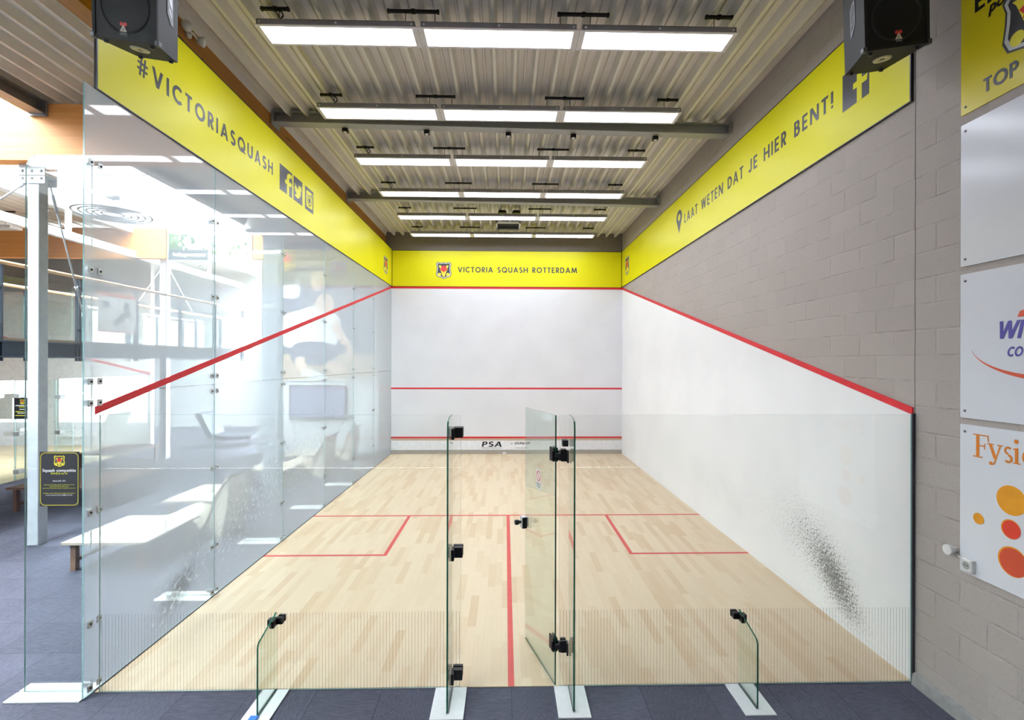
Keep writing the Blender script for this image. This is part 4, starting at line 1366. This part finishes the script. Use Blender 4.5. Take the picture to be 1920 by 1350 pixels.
b = MB(); b.box(-4.57, -4.29, 5.4, 5.6, 0, 6.03)
for xx in (-4.5, -4.43, -4.36):
    b.box(xx - .006, xx + .006, 5.392, 5.4, 0, 6.03)
b.build('shaft', M('pale_pillar_sheet', (178, 188, 200), .5, .3), parent=t)
for zc in (4.68, 3.56):
    b = MB(); b.bbox(-4.56, -4.28, 5.37, 5.395, zc - .04, zc + .04, .004); b.build('strap', GALV, parent=t)

# walkway
t = thing('walkway', 'raised steel walkway with glass balustrade and timber handrails', 'walkway', (-8.35, 7.5, 2.6))
b = MB(); b.box(-9.4, -7.3, 1.0, 15.4, 2.84, 2.88); b.build('deck', M('walkway_boards', (150, 132, 116), .7), parent=t)
for xx in (-7.32, -9.38):
    b = MB(); b.box(xx - .06, xx + .06, 1.0, 15.4, 2.82, 2.84); b.box(xx - .06, xx + .06, 1.0, 15.4, 2.6, 2.615); b.box(xx - .006, xx + .006, 1.0, 15.4, 2.615, 2.82)
    b.build('girder', BRIDGE, parent=t)
for k in range(8):
    b = MB(); b.box(-9.32, -7.38, 1.5 + k * 1.75, 1.58 + k * 1.75, 2.62, 2.82); b.build('cross_beam', BRIDGE, parent=t)
for xx in (-7.3, -9.4):
    s = 1 if xx > -8 else -1
    b = MB(); b.tube([(xx, 1.0, 3.965), (xx, 15.4, 3.965)], .03, 12); b.build('handrail', RAILW, parent=t)
    for k in range(10):
        yy = 3.35 + k * 1.3 - 1.3
        b = MB(); b.box(xx - .02, xx + .02, yy - .04, yy - .025, 2.54, 3.93); b.box(xx - .02, xx + .02, yy + .025, yy + .04, 2.54, 3.93)
        b.box(xx - .02, xx + .02, yy - .025, yy + .025, 3.05, 3.08); b.box(xx - .02, xx + .02, yy - .025, yy + .025, 3.6, 3.63)
        b.build('post', BRIDGE, parent=t)
        b = MB(); b.box(xx - s * .03 - .004, xx - s * .03 + .004, yy + .07, yy + 1.22, 2.95, 3.78, 0, 1, 0); b.build('balustrade_glass', [GL_FAR, EDGEC], parent=t)
for k, (ya, yb, za, zb) in enumerate(((4.98, 5.88, 3.07, 3.78), (8.9, 10.0, 2.95, 3.74))):
    q = thing('info_board', ('white board with round pictures on the walkway balustrade, nearer one' if k == 0 else 'white board with round pictures on the walkway balustrade, farther one'), 'board', (-7.24, (ya + yb) / 2, za), 'boards on the balustrade')
    b = MB(); b.box(-7.25, -7.24, ya, yb, za, zb); b.build('sheet', WHITEP, parent=q)
    fq = frame_left(-7.2395)
    b = MB(); b.prism(rect(ya, zb - .05, yb, zb), fq, 0, .001); b.prism(rect(ya, za, yb, za + .02), fq, 0, .001); b.build('stripe', ORAN, parent=q)
    b = MB()
    for i_, (cu, cv) in enumerate(((.72, .62), (.78, .42), (.6, .3), (.46, .18), (.2, .62))):
        b.prism(_disc(ya + cu * (yb - ya), za + cv * (zb - za) + .06, .07)[0], fq, 0, .001)
    b.build('round_pictures', M('grey_pictures', (110, 120, 130), .5), parent=q)

# photo banner on the far timber beam
t = thing('photo_banner', 'photo banner with trees and a dark corner box on the far timber beam', 'banner', (-7.65, 8.98, 5.13))
fb = frame_front(8.985)
b = MB(); b.prism(rect(-8.74, 5.13, -6.6, 5.93), fb, 0, .01); b.build('sheet', M('hazy_sky_print', (186, 198, 206), .6), parent=t)
b = MB()
rnd = random.Random(11)
for k in range(140):
    uu, vv_ = -8.74 + abs(rnd.gauss(0, .28)), 5.35 + rnd.uniform(0, .55)
    if uu > -8.05: continue
    b.prism(_disc(min(-8.1, max(-8.68, uu)), min(5.88, vv_), rnd.uniform(.02, .055), 7)[0], fb, .01, .0105 + k * 1e-5, rnd.choice((0, 1)))
for k in range(60):
    uu = rnd.uniform(-7.9, -6.7)
    b.prism(_disc(uu, 5.3 + rnd.uniform(0, .25) * (1 + (uu + 7.9) * .5), rnd.uniform(.02, .05), 7)[0], fb, .01, .0105 + k * 1e-5, rnd.choice((1, 2)))
b.build('printed_trees', [M('dark_leaf_print', (48, 66, 42), .6), M('mid_leaf_print', (84, 104, 64), .6), M('light_leaf_print', (130, 130, 110), .6)], parent=t)
b = MB(); b.prism(rect(-8.72, 5.15, -7.72, 5.42), fb, .01, .013); b.build('caption_box', M('slate_print', (44, 52, 64), .5), parent=t)
b = MB(); ftext(b, 'ladage', frame_front(8.9715), -8.62, 5.25, .14, t1=.0005, width=.42); ftext(b, 'events', frame_front(8.9715), -8.2, 5.25, .14, t1=.0005, bold=.03, width=.42)
b.build('lettering', WHITEP, parent=t)

# large poster and screen on the rear wall
t = thing('poster', 'large dark poster of two squash players on the rear wall', 'poster', (-5.2, 9.83, 2.05))
fp = frame_front(9.835)
b = MB(); b.prism(rect(-6.75, 2.05, -3.66, 5.85), fp, 0, .012); b.build('sheet', M('dark_poster_print', (74, 82, 98), .5, 0, .4, .2, .8), parent=t)
b = MB(); b.prism(rect(-6.75, 2.05, -3.66, 2.75), fp, .012, .0125); b.build('printed_floor', M('tan_poster_floor', (176, 156, 130), .5), parent=t)
for tx_, v_, h_, w_ in (('ROTTERDAM', 5.44, .23, 1.85), ('OPEN SQUASH', 5.13, .2, 1.85)):
    words(t, M('poster_white', (236, 238, 240), .5), tx_, fp, -5.72, v_, h_, w_, t0=.012, t1=.014)
fp2 = frame_front(9.823)
b = MB(); crest(b, fp2, -6.08, 5.36, .54, .58, 0, (0, 2), .0006); b.build('crest', CREST, parent=t)
SK, SH, DKP = 0, 1, 2
b = MB()
def blobp(pts, mi, t1): b.prism(smooth_closed(pts, 4), fp2, 0, t1, mi)
# player behind
blobp([(-6.55, 4.35), (-6.1, 4.6), (-5.6, 4.65), (-5.2, 4.55), (-5.1, 4.0), (-5.5, 3.7), (-6.0, 3.9)], DKP, .0006)
blobp([(-6.6, 4.3), (-6.2, 4.62), (-5.75, 4.66), (-5.8, 4.3), (-6.2, 4.3), (-6.5, 4.15)], SH, .001)
blobp([(-5.42, 4.6), (-5.36, 4.95), (-5.22, 5.08), (-5.06, 4.95), (-5.04, 4.65), (-5.2, 4.5)], SK, .0012)
# player in front
blobp([(-6.6, 3.35), (-6.1, 3.85), (-5.4, 4.0), (-5.2, 3.85), (-5.7, 3.65), (-6.2, 3.4), (-6.5, 3.2)], SK, .0014)
blobp([(-6.3, 3.1), (-6.0, 3.75), (-5.5, 4.05), (-4.95, 4.0), (-4.6, 3.6), (-4.8, 2.95), (-5.6, 2.85)], SH, .0018)
blobp([(-5.28, 3.95), (-5.28, 4.25), (-5.1, 4.42), (-4.86, 4.36), (-4.78, 4.1), (-4.9, 3.9)], SK, .0022)
blobp([(-4.75, 3.75), (-4.55, 3.4), (-4.3, 2.95), (-4.18, 2.6), (-4.3, 2.55), (-4.5, 2.95), (-4.85, 3.4)], SK, .0022)
blobp([(-5.9, 3.0), (-5.4, 3.1), (-4.8, 3.0), (-4.75, 2.6), (-5.2, 2.45), (-5.9, 2.5)], DKP, .0022)
blobp([(-5.85, 2.6), (-5.6, 2.65), (-5.5, 2.3), (-5.3, 2.2), (-5.7, 2.2)], SK, .0024)
blobp([(-5.65, 2.32), (-5.4, 2.3), (-5.0, 2.15), (-5.05, 2.08), (-5.6, 2.14)], SH, .0026)
blobp([(-4.95, 2.55), (-4.72, 2.5), (-4.5, 2.3), (-4.62, 2.24), (-4.9, 2.35)], SK, .0024)
b.build('printed_players', [M('poster_skin', (214, 180, 156), .5), M('poster_shirt', (226, 228, 234), .5), M('poster_navy', (58, 66, 92), .5)], parent=t)
b = MB()
for u0, u1, v0, v1 in ((-6.77, -3.64, 2.02, 2.05), (-6.77, -3.64, 5.85, 5.88), (-3.66, -3.63, 2.02, 5.88), (-6.78, -6.75, 2.02, 5.88)):
    b.prism(rect(u0, v0, u1, v1), fp, 0, .03)
b.build('frame', WHITEP, parent=t)
t = thing('television', 'wall mounted flat screen with a pale blue picture below the poster', 'television', (-5.2, 9.78, .97))
b = MB(); b.bbox(-5.99, -4.43, 9.76, 9.83, .97, 1.9, .01); b.build('case', BLACKM, parent=t)
b = MB(); b.prism(rect(-5.95, 1.01, -4.47, 1.86), frame_front(9.76), 0, .002); b.build('screen', emit('pale_blue_screen', (150, 160, 205), .8), parent=t)
b = MB(); b.box(-5.3, -5.1, 9.83, 9.85, 1.3, 1.6); b.build('wall_bracket', BLACKM, parent=t)

# pendant lamps
t = thing('pendant_lamp', 'white dome pendant lamp beside the wide pillar, seen through the left glass', 'lamp', (-4.78, 5.75, 5.05))
b = MB(); b.lathe([(.26, 0), (.25, .12), (.2, .24), (.1, .31), (.03, .33)], (-4.8, 5.75, 5.04), Z, 28); b.build('shade', WHITEPL, parent=t)
b = MB(); b.tube([(-4.8, 5.75, 5.36), (-4.8, 5.75, 6.03)], .006, 6); b.build('cord', BLACKM, parent=t)
t = thing('ring_lamp', 'large round ribbed pendant hanging under the skylight', 'lamp', (-7.0, 5.0, 5.1))
b = MB()
for k in range(5):
    b.lathe([(.58 - k * .1, .02), (.565 - k * .1, .04), (.54 - k * .1, .02), (.565 - k * .1, 0)], (-7.0, 5.0, 5.12), Z, 36)
b.build('rings', M('pale_grey_rings', (190, 194, 200), .5), parent=t)
b = MB(); b.lathe([(0, .09), (.09, .08), (.1, 0), (0, 0)], (-7.0, 5.0, 5.42), Z, 20); b.tube([(-7, 5, 5.14), (-7, 5, 6.5)], .006, 6); b.build('canopy_and_cord', GALV, parent=t)
for k in range(3):
    a = 2 * PI * k / 3
    b = MB(); b.tube([(-7 + .56 * math.cos(a), 5 + .56 * math.sin(a), 5.15), (-7, 5, 5.44)], .004, 6); b.build('wire', GALV, parent=t)

# low whitewashed tables
def low_table(x0, x1, y0, y1, h, label, mat, leg):
    root = thing('low_table', label, 'table', ((x0 + x1) / 2, (y0 + y1) / 2, 0), 'low tables in the corridor')
    b = MB(); b.bbox(x0, x1, y0, y1, h - .035, h, .004); b.build('tabletop', mat, parent=root)
    for xx in (x0 + .1, x1 - .1):
        for yy in (y0 + .08, y1 - .08):
            b = MB(); b.box(xx - .03, xx + .03, yy - .03, yy + .03, 0, h - .035); b.build('leg', leg, parent=root)
    for xx in (x0 + .1, x1 - .1):
        b = MB(); b.box(xx - .015, xx + .015, y0 + .11, y1 - .11, .1, .14); b.build('stretcher', leg, parent=root)
    return root
LEGW = M('brown_table_leg', (126, 96, 78), .6)
low_table(-5.38, -4.38, 2.17, 3.23, .36, 'low whitewashed plank table nearest the left glass corner', TABLEW, LEGW)
low_table(-5.41, -4.6, 3.95, 5.0, .36, 'low whitewashed plank table behind the first one', TABLEW, LEGW)
low_table(-5.3, -4.45, 6.15, 7.0, .36, 'low whitewashed plank table behind the wide pillar', TABLEW, LEGW)
low_table(-5.2, -4.4, 7.7, 8.6, .36, 'low whitewashed plank table nearest the rear wall', TABLEW, LEGW)
low_table(-8.39, -6.85, 4.54, 6.1, .42, 'dark brown plank table behind the grey column by the opposite court', DARKW, M('dark_table_leg', (84, 58, 50), .6))
low_table(-9.9, -8.9, 7.6, 9.0, .42, 'dark brown plank table far back along the opposite court', DARKW, M('dark_table_leg', (84, 58, 50), .6))

# wave shaped wicker loungers
def mat_wicker():
    m, nt, out = new_mat('pale_wicker')
    x, y, z = pos_xyz(nt)
    rib = ((y / .035).fract() - .5).abs() * 2.0
    wv = (((x + z) / .02).fract() - .5).abs() * 2.0
    n = noise(nt, vec(nt, x, y, z), 30.0, 2.0)
    col = mixc(nt, (rib * .6 + wv * .25 + n * .3).min(1.0), lin((196, 180, 158)), lin((230, 220, 204)))
    principled(nt, out, col, .7, 0, .3, rib, .006, .6)
    return m
WICK = mat_wicker()
def lounger(label):
    root = thing('wicker_lounger', label, 'lounger', (-4.5, 3.6, 0), 'wicker loungers')
    prof = smooth_closed([(-5.12, .2), (-4.98, .29), (-4.78, .35), (-4.58, .29), (-4.45, .17), (-4.36, .2), (-4.27, .42), (-4.18, .66), (-4.06, .84), (-4.05, .86)], 4)[:37]
    b = MB()
    y0, y1 = 3.27, 3.91
    for i in range(len(prof) - 1):
        (xa, za), (xb, zb) = prof[i], prof[i + 1]
        b.mesh([(xa, y0, za), (xb, y0, zb), (xb, y1, zb), (xa, y1, za), (xa, y0, za - .04), (xb, y0, zb - .04), (xb, y1, zb - .04), (xa, y1, za - .04)], [(0, 1, 2, 3), (4, 7, 6, 5), (0, 4, 5, 1), (3, 2, 6, 7)], smooth=True)
    b.build('seat_shell', WICK, parent=root)
    b = MB()
    b.prism([(-4.56, .02), (-4.12, .02), (-4.04, .45), (-4.03, .84), (-4.08, .82), (-4.2, .62), (-4.3, .36), (-4.38, .17), (-4.47, .14), (-4.56, .24)], (Vector((0, y0 + .02, 0)), X, Z, Y), 0, y1 - y0 - .04)
    b.build('base_shell', WICK, parent=root)
    return root
lg = lounger('wavy pale wicker lounger with high back, nearest one beside the left glass wall')
copy_tree(lg, (.04, 3.78, 0), 'wavy pale wicker lounger with high back, half hidden by the wide pillar')
copy_tree(lg, (.1, 5.45, 0), 'wavy pale wicker lounger with high back, farthest one near the television')

# dark lounge chair far back
t = thing('lounge_chair', 'dark lounge chair far back in the corridor', 'chair', (-8.3, 11.3, 0))
b = MB(); b.prism([(-8.95, .38), (-8.2, .3), (-7.6, .34), (-7.6, .24), (-8.2, .2), (-8.9, .26)], (Vector((0, 10.9, 0)), X, Z, Y), 0, .8); b.build('seat', M('dark_blue_leather', (64, 72, 86), .5), parent=t)
b = MB(); b.prism([(-8.95, .3), (-8.75, .3), (-9.1, .98), (-9.3, 1.0)], (Vector((0, 10.95, 0)), X, Z, Y), 0, .7); b.build('backrest', M('dark_blue_leather', (64, 72, 86), .5), parent=t)
for xx, yy in ((-8.85, 10.97), (-8.85, 11.63), (-7.7, 10.97), (-7.7, 11.63)):
    b = MB(); b.tube([(xx, yy, 0), (xx, yy, .26)], .02, 8); b.build('leg', BLACKM, parent=t)

# opposite court: glass back wall, fins, door, lights
GF = [GL_FAR, EDGEC]
pane('glass_wall_pane', 'glass wall pane of the opposite court, far side of its door', -10.46, -10.45, 7.75, 11.18, .01, 2.13, GF, 0, 'opposite court glass panes')
pane('glass_wall_pane', 'glass wall pane of the opposite court, near side of its door', -10.46, -10.45, 4.75, 6.8, .01, 2.13, GF, 0, 'opposite court glass panes')
q = thing('glass_door', 'closed glass door of the opposite court with a white handle', 'glass door', (-10.455, 7.27, 0))
b = MB(); b.box(-10.46, -10.45, 6.83, 7.72, .01, 2.12, 0, 1, 0); b.build('door_glass', GF, parent=q)
b = MB(); b.bbox(-10.44, -10.4, 6.86, 7.08, 1.03, 1.1, .01); b.build('handle', WHITEPL, parent=q)
for k, (yy, top) in enumerate(((7.75, 2.1), (6.8, 2.1))):
    q = thing('glass_fin', ('glass fin of the opposite court right of the grey column' if k == 0 else 'glass fin of the opposite court left of the grey column'), 'glass fin', (-10.25, yy, 0), 'glass fins of the opposite court')
    b = MB(); b.prism([(-10.44, .01), (-10.06, .01), (-10.06, top - .06), (-10.1, top), (-10.44, top)], (Vector((0, yy + .006, 0)), X, Z, -Y), 0, .012, 0, 1); b.build('fin_glass', GF, parent=q)
    for zc in ((1.8, 1.0, .2) if k else (1.72, .9)):
        b = MB(); b.bbox(-10.42, -10.3, yy - .07, yy + .07, zc - .045, zc + .045, .006); b.build('clamp', STEELD, parent=q)
t = thing('notice', 'small black notice on the opposite court glass behind the grey column', 'notice', (-10.3, 6.75, 1.3))
fo = (Vector((0, 6.78, 0)), X, Z, -Y)
b = MB(); b.prism(rect(-10.44, 1.31, -10.1, 1.76), fo, 0, .003, 0); b.build('board', M('black_notice_board', (34, 34, 42), .4), parent=t)
b = MB(); crest(b, fo, -10.27, 1.68, .1, .1, .003, (2, 2), .0006); b.build('crest', CREST, parent=t)
b = MB()
for k, (v_, wd) in enumerate(((1.59, .28), (1.56, .14), (1.51, .12), (1.46, .28), (1.43, .2), (1.38, .28))):
    b.prism(rect(-10.27 - wd / 2, v_, -10.27 + wd / 2, v_ + .016), fo, .003, .005, 1 if k % 2 else 0)
b.build('lettering', [M('white_print', (232, 232, 236), .4), M('lime_print', (206, 206, 50), .4)], parent=t)
for k, (xx, yy) in enumerate(((-12.2, 6.3), (-12.2, 7.85), (-12.2, 9.4), (-13.9, 6.3), (-13.9, 7.85))):
    q = thing('ceiling_light', f'unlit pale light panel above the opposite court, ' + ('nearest of the row by the skylight', 'middle of the row by the skylight', 'farthest of the row by the skylight', 'nearer of the pair away from the skylight', 'farther of the pair away from the skylight')[k], 'light', (xx, yy, 5.6), 'light panels of the opposite court')
    b = MB(); b.box(xx - .75, xx + .75, yy - .15, yy + .15, 5.62, 5.68); b.build('housing', WHITEP, parent=q)
    b = MB(); b.box(xx - .72, xx + .72, yy - .13, yy + .13, 5.612, 5.62); b.build('diffuser', WHITEPL, parent=q)
    for dx in (-.5, .5):
        b = MB(); b.tube([(xx + dx, yy, 5.68), (xx + dx, yy, 6.02)], .006, 6); b.box(xx + dx - .22, xx + dx + .22, yy - .015, yy + .015, 6.0, 6.03); b.build('hanger', BLACKM, parent=q)
